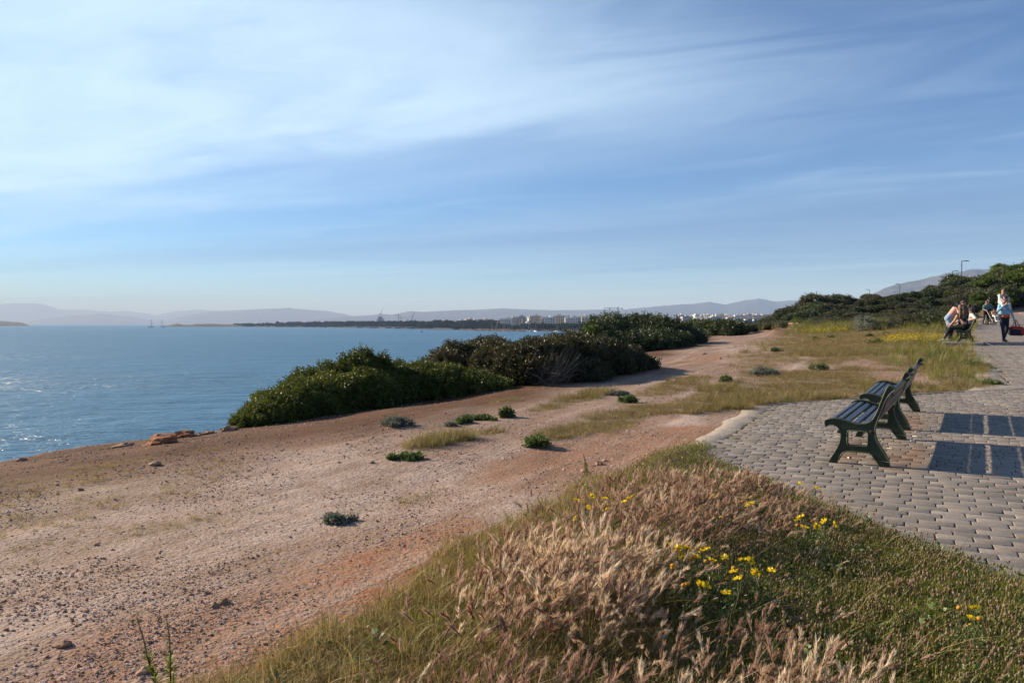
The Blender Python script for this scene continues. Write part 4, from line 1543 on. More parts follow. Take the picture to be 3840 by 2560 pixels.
B_STRAW = [(2150, 2090, .33, 1), (1980, 2080, .28, .9), (2320, 2080, .28, .9), (2120, 2200, .28, 1), (2260, 2220, .25, .9), (2420, 2130, .22, .6), (1900, 2170, .22, .7)]
B_PURPLE = [(1800, 2200, .26, .75), (1700, 2280, .22, .5), (1920, 2310, .25, .7), (2080, 2330, .22, .5), (2300, 1900, .45, .8), (2480, 1840, .5, .85), (2680, 1810, .45, .9), (2830, 1850, .35, .85), (2600, 1930, .4, .75), (2420, 1970, .35, .7), (2930, 1910, .25, .6), (2750, 1950, .3, .5),
            (2150, 1960, .35, .6), (1600, 2330, .25, .35), (1500, 2440, .22, .3), (1400, 2520, .22, .25), (1700, 2440, .25, .35), (1880, 2520, .22, .6), (2100, 2540, .22, .65), (2330, 2540, .2, .55), (2560, 1760, .4, .6), (2480, 2330, .25, .3), (1950, 2420, .25, .4)]
B_PALE = [(3040, 2450, .22, .75), (3140, 2480, .2, .85), (3250, 2500, .18, .7), (3350, 2540, .18, .45), (2700, 2400, .3, .22), (2880, 2350, .3, .25), (3400, 2300, .3, .10), (3600, 2440, .3, .10), (2980, 2520, .2, .6), (2800, 2520, .2, .45), (2650, 2500, .25, .3), (3100, 2160, .4, .07)]

N = 52000
r = np.random.default_rng(5)
X = r.uniform(-2.6, 5.2, N)
Y = r.uniform(1.6, 9.6, N)
fg = front_grass(X, Y)
Z = ground_z(X, Y)
vis = in_view(X, Y, Z, 150, 500) & (fg > 0.04)
X, Y, Z, fg = X[vis], Y[vis], Z[vis], fg[vis]
u = r.random(len(X))
straw, purple, pale = field(X, Y, B_STRAW), field(X, Y, B_PURPLE), field(X, Y, B_PALE)
tall = np.maximum(np.maximum(straw, purple), pale)
is_b = u < np.maximum(straw * .40, np.maximum(purple * .20, pale * .34)) * sst(fg, .2, .7)
sx_, tx_ = xy2st(X, Y)
green = sst(X - Y * .17, -.15, .75)                                  # towards the paving it stays green
kinds = np.full(len(X), -1)
kinds[is_b] = 0
u2 = r.random(len(X))
rest_ = ~is_b
bob = rest_ & (u2 < .20 * sst(X - Y * .10, .1, .8) * sst(fg, .3, .8))
kinds[bob] = 2
low = rest_ & ~bob & (u2 < .30 + .62 * sst(fg, .1, .6))
kinds[low & (r.random(len(X)) < .05 + .80 * green)] = 3
kinds[low & (kinds == -1)] = 1

sel = kinds == 0
n = sel.sum()
rot = np.stack([r.normal(0, .12, n), r.normal(0, .12, n), r.normal(0, .5, n)], -1)
instancer('wall_barley', np.stack([X[sel], Y[sel], Z[sel]], -1), rot, r.uniform(.85, 1.15, n) * (.62 + .48 * tall[sel]) * np.where(pale[sel] > .3, .85, 1), np.where(r.random(n) < np.clip(np.maximum(straw[sel], pale[sel] * .8) * 1.05, .12, .92), r.integers(6, 11, n), r.integers(0, 6, n)), V_BARLEY_T,
          'bristly pinkish and straw coloured barley grass in the foreground')
for kk, src, nm, lab, smin, smax in ((1, V_LOW_DRY, 'dry_grass', 'short dry grass around the barley in the foreground', .6, 1.25), (2, V_BOB, 'clover', 'low clover with small furry seed heads beside the paving', .7, 1.2),
                                     (3, V_LOW_GREEN, 'green_grass', 'short green grass beside the paving', .6, 1.2)):
    sel = kinds == kk
    n = sel.sum()
    rot = np.stack([r.normal(0, .1, n), r.normal(0, .1, n), r.uniform(0, 6.283, n)], -1)
    instancer(nm, np.stack([X[sel], Y[sel], Z[sel]], -1), rot, r.uniform(smin, smax, n), r.integers(0, len(src), n), src, lab)

# little weeds and dry wisps in the joints of the paving
n = 900
S_ = r.uniform(4.5, 30, n)
T_ = pave_left(S_) + np.where(r.random(n) < .55, np.abs(r.normal(0, .16, n)), r.uniform(0, 4, n))
S_ = np.round(S_ / BW) * BW - .5 % BW
X, Y = st2xy(S_, T_)
k_ = (T_ < pave_right(S_)) & ((T_ - pave_left(S_) < .5) | (r.random(n) < .22))
X, Y = X[k_], Y[k_]
n = len(X)
instancer('joint_weeds', np.stack([X, Y, land_z(X, Y) - .004], -1), np.stack([r.normal(0, .15, n), r.normal(0, .15, n), r.uniform(0, 6.283, n)], -1), r.uniform(.10, .42, n), r.integers(0, 8, n), V_LOW_GREEN + V_LOW_DRY, 'small weeds growing in the paving joints')

# broad-leaved herbs and bent dry stalks mixed into the foreground grass
def herb(seed):
    rr = np.random.default_rng(seed)
    lb = LB()
    m = 16
    a = rr.uniform(0, 6.283, m)
    P = np.stack([np.cos(a) * .02, np.sin(a) * .02, rr.uniform(.01, .14, m)], -1)
    V, F, R_ = leaf_quads(P, unit(np.stack([np.cos(a), np.sin(a), rr.uniform(.1, .9, m)], -1)), rr.uniform(.022, .045, m), .016, rr, rr.random(m), .12)
    lb.add(V, F, R_, 0)
    return lb.mesh('herb', [M_WEED])


def stalks(seed):
    rr = np.random.default_rng(seed)
    lb = LB()
    m = 5
    a = rr.uniform(0, 6.283, m)
    lb.blades(np.stack([np.cos(a) * .03, np.sin(a) * .03, np.zeros(m)], -1), rr.uniform(.2, .42, m), rr.uniform(0, 6.283, m), np.abs(rr.normal(.9, .5, m)), np.full(m, .0034), rr.uniform(.5, 1, m), 0, (0, .25, .5, .75, 1.0))
    return lb.mesh('stalks', [M_DRY])


V_HERB = [herb(390 + k) for k in range(3)] + [stalks(395 + k) for k in range(4)]
n = 5200
X = r.uniform(-2.2, 4.6, n)
Y = r.uniform(2.2, 9.2, n)
k_ = (front_grass(X, Y) > .4) & in_view(X, Y, X * 0, 100, 300) & (r.random(n) < .55 * (fbm(X * 1.4, Y * 1.4, 95, 3) > .42))
X, Y = X[k_], Y[k_]
n = len(X)
hi = np.where(r.random(n) < .25 + .35 * sst(X - Y * .17, -.1, .8), r.integers(0, 3, n), r.integers(3, 7, n))
instancer('verge_herbs', np.stack([X, Y, ground_z(X, Y)], -1), np.stack([r.normal(0, .2, n), r.normal(0, .2, n), r.uniform(0, 6.283, n)], -1), r.uniform(.6, 1.2, n), hi, V_HERB, 'broad-leaved herbs and bent dry stalks among the foreground grass')

# meadow between the track and the path
V_MEADOW = [tuft(350 + k, 38, .15, .03, .11, .0050, .75, [M_MEADOW, M_GREENG], .06) for k in range(4)] + [tuft(360 + k, 40, .13, .06, .22, .0055, .55, [M_MEADOW, M_GREENG], .15) for k in range(3)]
V_TALL = [tuft(370 + k, 46, .18, .25, .75, .011, .30, [M_GREENG, M_MEADOW], .35) for k in range(3)]
N = 190000
dd = 7.0 * (80 / 7.0) ** r.random(N)                     # denser close by
X = dd * r.uniform(-.72, .72, N)
Y = dd
S_, T_ = xy2st(X, Y)
mc = meadow(S_, T_) * (fbm(S_ * 2.3, T_ * 2.3, 44, 3) > .36)
edge = (np.abs(T_ - pave_left(S_) + np.where(S_ > 17, .95, .45)) < .35) & (S_ > 13) & (S_ < 70) & (fbm(S_ * .5, T_ * .3, 71, 3) > .40)
mc = np.maximum(mc, edge * .9)
keep = (r.random(N) < mc * .60) & (S_ < 70) & ~pave_mask(S_, T_, .15)
X, Y, S_, T_ = X[keep], Y[keep], S_[keep], T_[keep]
Z = ground_z(X, Y)
vis = in_view(X, Y, Z, 60, 60)
X, Y, Z, S_, T_ = X[vis], Y[vis], Z[vis], S_[vis], T_[vis]
n = len(X)
tall_m = np.where((fbm(S_ * .25, T_ * .5, 83, 3) > .60) | ((S_ > 12) & (S_ < 15.2) & (T_ > -3) & (fbm(S_ * .9, T_ * .9, 84, 2) > .45)), r.integers(4, 7, n), r.integers(0, 4, n))
sc = r.uniform(.55, 1.2, n) * np.interp(Y, [8, 20, 60], [.8, 1.0, 1.6])
instancer('meadow_grass', np.stack([X, Y, Z], -1), np.stack([r.normal(0, .1, n), r.normal(0, .1, n), r.uniform(0, 6.283, n)], -1), sc, tall_m, V_MEADOW, 'dry tufted meadow grass between the gravel and the path')
THIN_N = 26000
TX = r.uniform(-8, 1.5, THIN_N)
TY = r.uniform(3.5, 11.5, THIN_N)
S_, T_ = xy2st(TX, TY)
k_ = (r.random(THIN_N) < blobs(S_, T_, THIN, 18) * .45 * (fbm(S_ * 2.6, T_ * 3.5, 58, 3) > .46)) & in_view(TX, TY, TX * 0, 60, 60)
TX, TY = TX[k_], TY[k_]
n = len(TX)
instancer('thin_grass', np.stack([TX, TY, ground_z(TX, TY)], -1), np.stack([r.normal(0, .15, n), r.normal(0, .15, n), r.uniform(0, 6.283, n)], -1), r.uniform(.25, .55, n), r.integers(0, 4, n), V_LOW_DRY, 'thin short dry grass on the pale gravel')
# taller green grass at the back of the meadow and along the kerb
spots = [(3220, 1236, 1.6, 120), (3500, 1222, 2.2, 200), (3400, 1226, 2.5, 200), (3320, 1232, 2, 120), (3580, 1232, 1.6, 130), (3480, 1330, .6, 26), (3590, 1370, .8, 40), (3660, 1330, .9, 40), (3610, 1420, .5, 14), (3150, 1240, 1.2, 60), (3640, 1250, 1.6, 90), (3640, 1290, .8, 40)]
Q = []
for (px, py, rad, k) in spots:
    g = on_ground(px, py)
    Q.append(np.stack([g[0] + r.normal(0, rad, k) * 1.3, g[1] + r.normal(0, rad, k)], -1))
Q = np.concatenate(Q)
S_, T_ = xy2st(Q[:, 0], Q[:, 1])
Q = Q[~pave_mask(S_, T_, .25)]
n = len(Q)
instancer('tall_grass', np.stack([Q[:, 0], Q[:, 1], ground_z(Q[:, 0], Q[:, 1])], -1), np.stack([r.normal(0, .1, n), r.normal(0, .1, n), r.uniform(0, 6.283, n)], -1), r.uniform(.6, 1.15, n) * np.interp(Q[:, 1], [20, 40, 60], [.6, .8, 1.3]), r.integers(0, 3, n), V_TALL,
          'taller green grass at the back of the meadow and by the kerb')


# yellow flowers of the meadow, too many and small to count
def flower_dot(seed):
    rr = np.random.default_rng(seed)
    lb = LB()
    nf = 7
    a = rr.uniform(0, 6.283, nf)
    B = np.stack([np.cos(a), np.sin(a), np.zeros(nf)], -1) * .08
    tips, d = lb.blades(B, rr.uniform(.16, .34, nf), a, np.full(nf, .3), np.full(nf, .006), rr.random(nf), 1)
    for t_ in tips:
        k = 8
        th = np.arange(k) * 2 * math.pi / k
        D = unit(np.stack([np.cos(th), np.sin(th), np.full(k, .25)], -1) + rr.normal(0, .15, 3))
        V, F, R_ = leaf_quads(np.repeat(t_[None], k, 0), D, .026, .017, rr, rr.random(k))
        lb.add(V, F, R_, 0)
    return lb.mesh('yellow_flowers', [M_YELLOW, M_GREENG])


V_DOT = [flower_dot(380 + k) for k in range(3)]
Q = []
for (px, py, rs, rt, k) in ((3440, 1283, 1.9, 1.2, 62), (3360, 1290, 1.8, 1.0, 20), (3520, 1286, 1.8, 1.1, 18), (3060, 1250, 4, 1.0, 34), (3160, 1246, 4, .9, 30), (3600, 1242, 5, 1.2, 30), (3640, 1240, 4, .8, 16)):
    g = on_ground(px, py)
    s0, t0 = xy2st(g[0], g[1])
    x_, y_ = st2xy(s0 + r.normal(0, rs * .5, k), t0 + r.normal(0, rt * .5, k))
    Q.append(np.stack([x_, y_], -1))
Q = np.concatenate(Q)
S_, T_ = xy2st(Q[:, 0], Q[:, 1])
Q = Q[~pave_mask(S_, T_, .25)]
n = len(Q)
instancer('yellow_flowers', np.stack([Q[:, 0], Q[:, 1], ground_z(Q[:, 0], Q[:, 1])], -1), np.stack([r.normal(0, .1, n), r.normal(0, .1, n), r.uniform(0, 6.283, n)], -1), r.uniform(.7, 1.3, n) * np.interp(Q[:, 1], [20, 35, 60], [.9, .95, 1.15]), r.integers(0, 3, n), V_DOT,
          'yellow flowers spread through the meadow')


# ------------------------------------------------------------------ gravel and stones
def stone_mesh(seed, m, flat=.6, sub=1, name='stone'):
    rr = np.random.default_rng(seed)
    bm = bmesh.new()
    bmesh.ops.create_icosphere(bm, subdivisions=sub, radius=1.0)
    for v in bm.verts:
        c = v.co.copy()
        k = 1 + (fbm(np.array([c.x * 1.7 + seed]), np.array([c.y * 1.7 + c.z * 2.3]), seed, 2)[0] - .5) * .9
        v.co = Vector((c.x * k * (1 + .25 * math.sin(seed)), c.y * k, c.z * k * flat))
    me = bpy.data.meshes.new(name)
    bm.to_mesh(me)
    bm.free()
    a = me.attributes.new('rnd', 'FLOAT', 'POINT')
    a.data.foreach_set('value', np.full(len(me.vertices), rr.random(), np.float32))
    me.materials.append(m)
    return me


def make_stone_mat(name, cols):
    m, nt, b = start_mat(name)
    oi = nt.nodes.new('ShaderNodeObjectInfo')
    cr = nt.nodes.new('ShaderNodeValToRGB')
    nt.links.new(oi.outputs['Random'], cr.inputs[0])
    el = cr.color_ramp.elements
    while len(el) < len(cols):
        el.new(.5)
    for i, c in enumerate(cols):
        el[i].position = i / (len(cols) - 1)
        el[i].color = (*c, 1)
    tcn = nt.nodes.new('ShaderNodeTexCoord')
    nz = remap(nt, tex_noise(nt, 3, 5, .65, tcn.outputs['Object']), .35, .7, 0, .45)
    nt.links.new(smoothmix(nt, nz, cr.outputs[0], (0.25, 0.14, 0.085)), b.inputs['Base Color'])
    b.inputs['Roughness'].default_value = .9
    b.inputs['Specular IOR Level'].default_value = .2
    return m


M_PEBBLE = make_stone_mat('pinkish_gravel', [(.20, .105, .065), (.29, .175, .12), (.37, .25, .19), (.46, .34, .28), (.60, .49, .43)])
M_STONE = make_stone_mat('weathered_stone', [(.24, .145, .09), (.30, .19, .125), (.36, .25, .18)])
M_RED = mat('red_earth_rock', (0.36, 0.125, 0.045), (0.24, 0.095, 0.045), 5, .95, .9, 14)
PEB = [stone_mesh(400 + k, M_PEBBLE, .6, 1) for k in range(5)]
N = 330000
dd = 2.9 * (22 / 2.9) ** r.random(N)
X = dd * r.uniform(-.72, .55, N)
Y = dd
S_, T_ = xy2st(X, Y)
cl = fbm(S_ * 1.1, T_ * 1.6, 47, 4)
ok = (front_grass(X, Y) < .35) & ~pave_mask(S_, T_, .1) & (T_ > coast_t(S_) + .3) & (r.random(N) < sst(cl, .36, .66) * .42 + .06) & (r.random(N) > meadow(S_, T_) * .7)
X, Y = X[ok], Y[ok]
Z = ground_z(X, Y)
vis = in_view(X, Y, Z, 60, 60)
X, Y, Z = X[vis], Y[vis], Z[vis]
n = len(X)
sz = np.clip(r.lognormal(math.log(.0031), .50, n), .002, .013) * np.interp(Y, [3, 8, 20], [1, 1.35, 2.0])
instancer('gravel', np.stack([X, Y, Z + sz * .2], -1), r.uniform(0, 6.283, (n, 3)) * np.array([.15, .15, 1]), sz, r.integers(0, 5, n), PEB, 'loose pinkish gravel and small stones on the trodden earth')
n_gravel = n

STONE_ME = [stone_mesh(420 + k, M_STONE, .6, 2) for k in range(4)]
for i, (px, py, sz, tx) in enumerate(((835, 2283, .055, 'brownish stone among gravel, larger of two side by side'), (800, 2295, .038, 'smaller stone touching the larger brownish one'), (580, 1752, .085, 'rough stone lying alone on the pale gravel near the cliff'),
                                      (2245, 1738, .07, 'brown stone on orange earth beside the tall green flower spike'), (2190, 1772, .07, 'flat pale stone at the foot of the flower spike'), (2270, 1726, .05, 'pinkish stone behind the brown one on orange earth'),
                                      (240, 2435, .045, 'greyish stone close to the lower left corner'), (300, 1845, .045, 'small round stone on greenish gravel, left part'), (360, 2040, .035, 'round brown pebble below the dry tuft'),
                                      (1395, 1735, .05, 'grey stone left of the flat green weed'), (540, 2535, .045, 'pale stone beside the flower stalks at the bottom edge'), (80, 1720, .10, 'dark rock on the brown cliff-top soil'), (1430, 1513, .12, 'flat orange stone at the foot of the green bush'),
                                      (1240, 1548, .09, 'low stone half buried at the edge of the green bush'), (2960, 1243, .28, 'pale stone block at the end of the low ruined wall'), (2640, 1330, .12, 'pale stone on the orange track past the dark bushes'), (2700, 1345, .10, 'reddish stone on the orange track'))):
    g = on_ground(px, py)
    sz *= .62 if sz < .15 else 1
    o = obj('stone', STONE_ME[i % 4], None, (g[0], g[1], g[2] + sz * .22), (0, 0, i * 1.7), (sz,) * 3)
    tag(o, tx, 'stone', 'stones on the cliff top')

# rocks on the cliff edge
def rock(px, py, sx, sy, sz, seed, m, label, yaw=0.0):
    me = stone_mesh(seed, m, 1.0, 3, 'rock')
    rr = np.random.default_rng(seed)
    for v in me.vertices:
        c = v.co
        k = 1 + (fbm(np.array([c.x * 4 + seed]), np.array([c.y * 4 + c.z * 5]), seed + 4, 4)[0] - .5) * .55
        v.co = c * k
    g = on_ground(px, py)
    o = obj('rock', me, None, (g[0], g[1], g[2] + sz * .1), (0, 0, ROTZ + 1.57 + yaw), (sx, sy, sz))
    return tag(o, label, 'rock', 'rocks on the cliff edge')


rock(610, 1664, .30, .20, .12, 501, M_RED, 'orange-red earthy rock jutting over the cliff edge')
rock(690, 1643, .22, .18, .10, 502, M_RED, 'orange rock adjoining the jutting one, nearer the bush')
rock(770, 1628, .15, .10, .05, 503, M_STONE, 'flat pale rock at the cliff edge')
rock(860, 1616, .12, .10, .07, 504, M_STONE, 'pale rock beside the tip of the green bush')
rock(460, 1676, .16, .10, .05, 505, M_STONE, 'low brown rock on the cliff edge against the water')
me = stone_mesh(508, M_STONE, .5, 3, 'sea_rock')
p = at(1822, 1287, 330.0)
o = obj('sea_rock', me, None, (p[0] + 2, 330 * 1.0, SEA_Z + .2), (0, 0, 0), (4.5, 2.5, 2.2))
tag(o, 'dark rock breaking the water beside the brown bush', 'rock')
# ruined low wall at the back of the clearing: single stones
wall = thing('ruined_wall', 'low ruined stone wall below the thicket, yellow flowers before it', 'wall', tuple(on_ground(3080, 1236)))
g0, g1 = on_ground(2988, 1240), on_ground(3205, 1234)
rr = np.random.default_rng(77)
for i in range(46):
    f = i / 45
    p = g0 * (1 - f) + g1 * f
    p[1] += 1.2 + rr.normal(0, .1)
    z = float(ground_z(p[0], p[1]))
    for lay in range(2 if rr.random() < .8 else 1):
        sz = rr.uniform(.09, .17)
        o = obj('stone', STONE_ME[int(rr.integers(4))], wall, tuple(np.array([p[0] + rr.normal(0, .05), p[1], z + .06 + lay * .16]) - np.array(wall.location)), (0, 0, rr.uniform(0, 6)), (sz * 1.3, sz, sz * 1.1))

# ------------------------------------------------------------------ single plants on the gravel
def dome_plant(px, py, w_, h_, m, seed, label, cat='plant', group=None, leaf=.03, sprigs=320, name='weed', flat=False):
    g = on_ground(px, py)
    if w_ < .6:
        w_, h_ = w_ * .66, h_ * .56
    rr = np.random.default_rng(seed)
    lobes = [(0, 0, h_ * .3, w_ * .6, w_ * .5, h_ * .7)] + [(rr.normal(0, w_ * .6), rr.normal(0, w_ * .45), h_ * .2, w_ * rr.uniform(.2, .45), w_ * rr.uniform(.2, .4), h_ * rr.uniform(.25, .75)) for _ in range(7)]
    (V, F, rn), P, N_ = crown(lobes, sprigs, 7, leaf, rr, lump=.5, clump=leaf * 2.4, floor=-.02, core=.12)
    V[:, 2] = np.maximum(V[:, 2], .003)
    t = thing(name, label, cat, tuple(g), 0, group)
    obj('foliage', new_mesh('foliage', V, [F], {'rnd': rn}, [m]), t)
    mb = MB()
    for i in range(9):
        d = unit(np.array([[rr.normal(0, .7), rr.normal(0, .7), 1]]))[0]
        mb.tube([(0, 0, -.02), tuple(d * h_ * .5), tuple(d * h_ * .9 * np.array([w_ / h_ * .7, w_ / h_ * .7, .8]))], [.006, .004, .002], 4)
    obj('stems', mb.mesh('stems', M_TWIG), t)
    return t


dome_plant(1490, 1598, .26, .19, M_GREY, 601, 'silver-grey cushion plant on the gravel below the green bush', name='cushion_plant')
dome_plant(1692, 1596, .14, .07, M_GREY, 602, 'small grey plant left of the dark green weed', name='cushion_plant', sprigs=120)
dome_plant(1740, 1586, .19, .14, M_WEED, 603, 'dark green weed between the grey cushion and the stepped weed')
dome_plant(1905, 1560, .13, .26, M_WEED, 604, 'upright green weed at the end of a green strip on the gravel')
dome_plant(1820, 1572, .30, .10, M_WEED, 605, 'low green strip of weeds joining the upright weed')
dome_plant(2015, 1672, .27, .18, M_WEED, 606, 'bushy bright green weed alone on pale gravel')
dome_plant(1525, 1722, .20, .05, M_WEED, 607, 'flat green weed pressed to the gravel')
dome_plant(2362, 1505, .16, .20, M_WEED, 608, 'small green weed in dry grass between track and bench')
dome_plant(2330, 1478, .30, .12, M_GREY, 609, 'grey plant in dry grass behind the small green weed', name='cushion_plant')
dome_plant(1255, 1958, .16, .05, M_GREY, 610, 'flat grey mat of leaves on bare pale earth', name='cushion_plant', sprigs=200)
dome_plant(2858, 1408, .55, .34, M_GREY, 611, 'large loose grey bush in the meadow left of the benches', name='cushion_plant', sprigs=520)
dome_plant(2720, 1438, .25, .2, M_WEED, 612, 'green weed with yellow flowers beside the large grey bush')
dome_plant(3712, 1444, .40, .14, M_WEED, 613, 'green weed creeping over the kerb')
dome_plant(3648, 1380, .45, .28, M_WEED, 614, 'green weed in tall dry grass next to the kerb')
for i, (px, py) in enumerate(((3061, 1272), (3121, 1267), (3265, 1263), (3261, 1290), (3295, 1286), (2906, 1322), (3078, 1388), (3495, 1352), (3567, 1352), (3325, 1256))):
    dome_plant(px, py, .32, .28, M_WEED, 620 + i, 'small dark green weed standing in the dry meadow grass', group='green weeds of the meadow', sprigs=220)
dome_plant(3245, 1240, 1.5, .95, M_GREY, 640, 'broad grey-green bush before the ruined wall', name='grey_bush', leaf=.07, sprigs=900, cat='bush')
dome_plant(3385, 1234, 1.3, 1.0, M_SCRUB, 641, 'rounded blue-green bush right of the tall grass', name='grey_bush', leaf=.07, sprigs=900, cat='bush')
dome_plant(3450, 1232, 1.3, .95, M_BROWNLEAF, 642, 'rounded brownish bush next to the blue-green one', name='grey_bush', leaf=.07, sprigs=900, cat='bush')
dome_plant(3505, 1232, 1.2, 1.05, M_JUNIPER, 643, 'dark green bush nearest the seated people', name='grey_bush', leaf=.07, sprigs=900, cat='bush')
dome_plant(2985, 1238, .8, .7, M_PINE, 644, 'bright green bush at the end of the ruined wall', name='green_bush', leaf=.07, sprigs=600, cat='bush')


# ------------------------------------------------------------------ crown daisies
def flower_mesh(seed, bud=False):
    rr = np.random.default_rng(seed)
    if bud:
        return MB().lathe([(.002, -.006), (.007, -.003), (.0095, .001), (.008, .005), (.003, .0075)], 10).mesh('bud', M_DISC, True)
    lb = LB()
    k = 15
    th = np.arange(k) * 2 * math.pi / k + rr.normal(0, .06, k)
    cup = rr.uniform(.12, .5)
    D = unit(np.stack([np.cos(th), np.sin(th), np.full(k, cup) + rr.normal(0, .1, k)], -1))
    V, F, R_ = leaf_quads(D * .004, D, rr.uniform(.0165, .0205, k), .0105, rr, rr.random(k), .05)
    lb.add(V, F, R_, 0)
    Vd, Fd = [], []
    for q_, (rad, z) in enumerate(((.0075, .001), (.0068, .0035), (.003, .005))):
        for j in range(8):
            Vd.append((math.cos(j * .785) * rad, math.sin(j * .785) * rad, z))
    Fd = [[q_ * 8 + j, q_ * 8 + (j + 1) % 8, (q_ + 1) * 8 + (j + 1) % 8, (q_ + 1) * 8 + j] for q_ in range(2) for j in range(8)] + [[16, 17, 18, 19], [16, 19, 20, 23], [20, 21, 22, 23]]
    lb.add(Vd, Fd, np.full(24, .5), 1)
    return lb.mesh('flower_head', [M_YELLOW, M_DISC])


FLW = [flower_mesh(700 + k) for k in range(5)]
BUD = flower_mesh(710, True)


def daisy(label, heads, depth, seed, h=.34, foliage=1.0):
    """heads: (px, py, is_bud); the plant stands at the given distance"""
    rr = np.random.default_rng(seed)
    mx = np.mean([p[0] for p in heads])
    x0 = (mx - 1920) / 2880 * depth
    z0 = float(ground_z(x0, depth))
    t = thing('crown_daisy', label, 'flower', (x0, depth, z0), 0, 'yellow daisies in the foreground grass')
    o3 = np.array([x0, depth, z0])
    stems = MB()
    tops = []
    for i, (px, py, bud) in enumerate(heads):
        d = depth + rr.normal(0, .06)
        p = at(px, py, d)
        zz = p[2]
        lim = ground_z(p[0], p[1])
        if zz < lim + .12:
            p = at(px, py, d * .94)
        p = p - o3
        tilt_ = (rr.normal(-.25, .25), rr.normal(-.25, .25), rr.uniform(0, 6))
        obj('bud' if bud else 'flower_head', BUD if bud else FLW[int(rr.integers(5))], t, tuple(p), tilt_, (1.25,) * 3)
        b = np.array([p[0] * .35 + rr.normal(0, .02), p[1] * .3 + rr.normal(0, .02), -.02])
        mid = b * .5 + p * .5 + np.array([rr.normal(0, .015), rr.normal(0, .015), .02])
        stems.tube([tuple(b), tuple(mid), tuple(p - np.array([0, 0, .004]))], [.0028, .0022, .0016], 5)
        tops.append((b, mid, p))
    obj('stems', stems.mesh('stems', M_WEED, True), t)
    V_, F_, R_, n_ = [], [], [], 0
    for (b, mid, p) in tops:
        m = int(70 * foliage)
        f = rr.random(m)[:, None] * .85
        P = b * (1 - f) + p * f + rr.normal(0, .028, (m, 3))
        P[:, 2] = np.maximum(P[:, 2], .01)
        V, F, rn = leaf_quads(P, unit(rr.normal(0, 1, (m, 3)) + [0, 0, .5]), rr.uniform(.018, .042, m), .0055, rr, rr.random(m), .1)
        V_.append(V)
        F_.append(F + n_)
        R_.append(rn)
        n_ += len(V)
    obj('leaves', new_mesh('leaves', np.concatenate(V_), [np.concatenate(F_)], {'rnd': np.concatenate(R_)}, [M_WEED]), t)
    return t


def z4(X_, Y_, b=0):
    return (2380 + X_ / 3.92, 2000 + Y_ / 3.92, b)


def z3(X_, Y_, b=0):
    return (2640 + X_ / 1.96, 1860 + Y_ / 1.96, b)


def z2(X_, Y_, b=0):
    return (1500 + X_ / 1.96, 1860 + Y_ / 1.96, b)


def dep(py, h):
    return (CAM_H - h) * 2880 / (py - 1214.0)


daisy('yellow daisy with the fullest bunch of flowers, beside the straw-coloured barley', [z4(630, 215), z4(710, 205), z4(770, 225), z4(640, 255), z4(660, 305), z4(590, 345), z4(700, 380), z4(545, 170)], dep(2070, .36), 801)
daisy('yellow daisy with two high flowers and a side bud, right of the fullest bunch', [z4(960, 215), z4(1000, 255), z4(905, 350), z4(830, 375, 1), z4(1050, 236)], dep(2072, .36), 802)
daisy('yellow daisy with two slanting flowers in the middle of the daisy patch', [z4(1130, 395), z4(1050, 410, 1), z4(1320, 365), z4(1245, 465, 1)], dep(2100, .36), 803)
daisy('yellow daisy with a pair of flowers above the clover heads', [z4(1590, 395), z4(1700, 405)], dep(2105, .34), 804)
daisy('yellow daisy with one wide open flower and one half closed to its right', [z4(1780, 570), z4(2010, 555)], dep(2143, .34), 805)
daisy('yellow daisy mixing brown buds and flowers, below the pair', [z4(1455, 510, 1), z4(1455, 570), z4(1360, 665, 1), z4(1520, 665)], dep(2155, .34), 806)
daisy('yellow daisy with two flowers side by side low in the patch', [z4(960, 755), z4(1045, 770), z4(715, 760, 1), z4(770, 745, 1)], dep(2193, .33), 807, foliage=1.6)
daisy('yellow daisy with only round buds, against the barley', [z4(560, 470, 1), z4(560, 515, 1)], dep(2122, .36), 808)
daisy('yellow daisy with a single big flower, lowest of the patch', [z4(1340, 860)], dep(2219, .33), 809, foliage=2.5)
daisy('yellow daisy clump closest to the paving edge', [z3(710, 155), z3(690, 180), z3(735, 230), z3(830, 222), z3(885, 185), z3(960, 210), z3(795, 188, 1), z3(685, 215, 1)], dep(1960, .32), 810, foliage=1.6)
daisy('yellow daisy alone in the green clover near the right side', [z3(1990, 825), z3(1970, 900), z3(2025, 900, 1), z3(1960, 950, 1), z3(1875, 820, 1)], dep(2300, .26), 811, foliage=1.3)
daisy('yellow daisy clump at the far left end of the tall barley', [z2(1295, 30), z2(1330, 45), z2(1305, 105, 1), z2(1380, 85), z2(1295, 165), z2(1410, 5)], dep(1890, .36), 812)
daisy('yellow daisy with stacked flowers next to the far left clump', [z2(1505, 20), z2(1505, 60), z2(1510, 100), z2(1640, 45), z2(1685, 10)], dep(1885, .36), 813)
daisy('yellow daisy in purple barley with two level flowers', [z3(55, 5), z3(325, 60), z3(285, 40, 1), z3(345, 55)], dep(1880, .34), 814)
daisy('yellow daisy showing only orange buds in purple barley', [z3(125, 155, 1), z3(180, 140, 1), (2625, 1906, 1)], dep(1930, .34), 815, foliage=1.8)
daisy('yellow daisy at the barley fringe before the paving, two small flowers', [(2877, 1794, 0), (3065, 1831, 0), (3000, 1811, 0)], dep(1810, .30), 816)


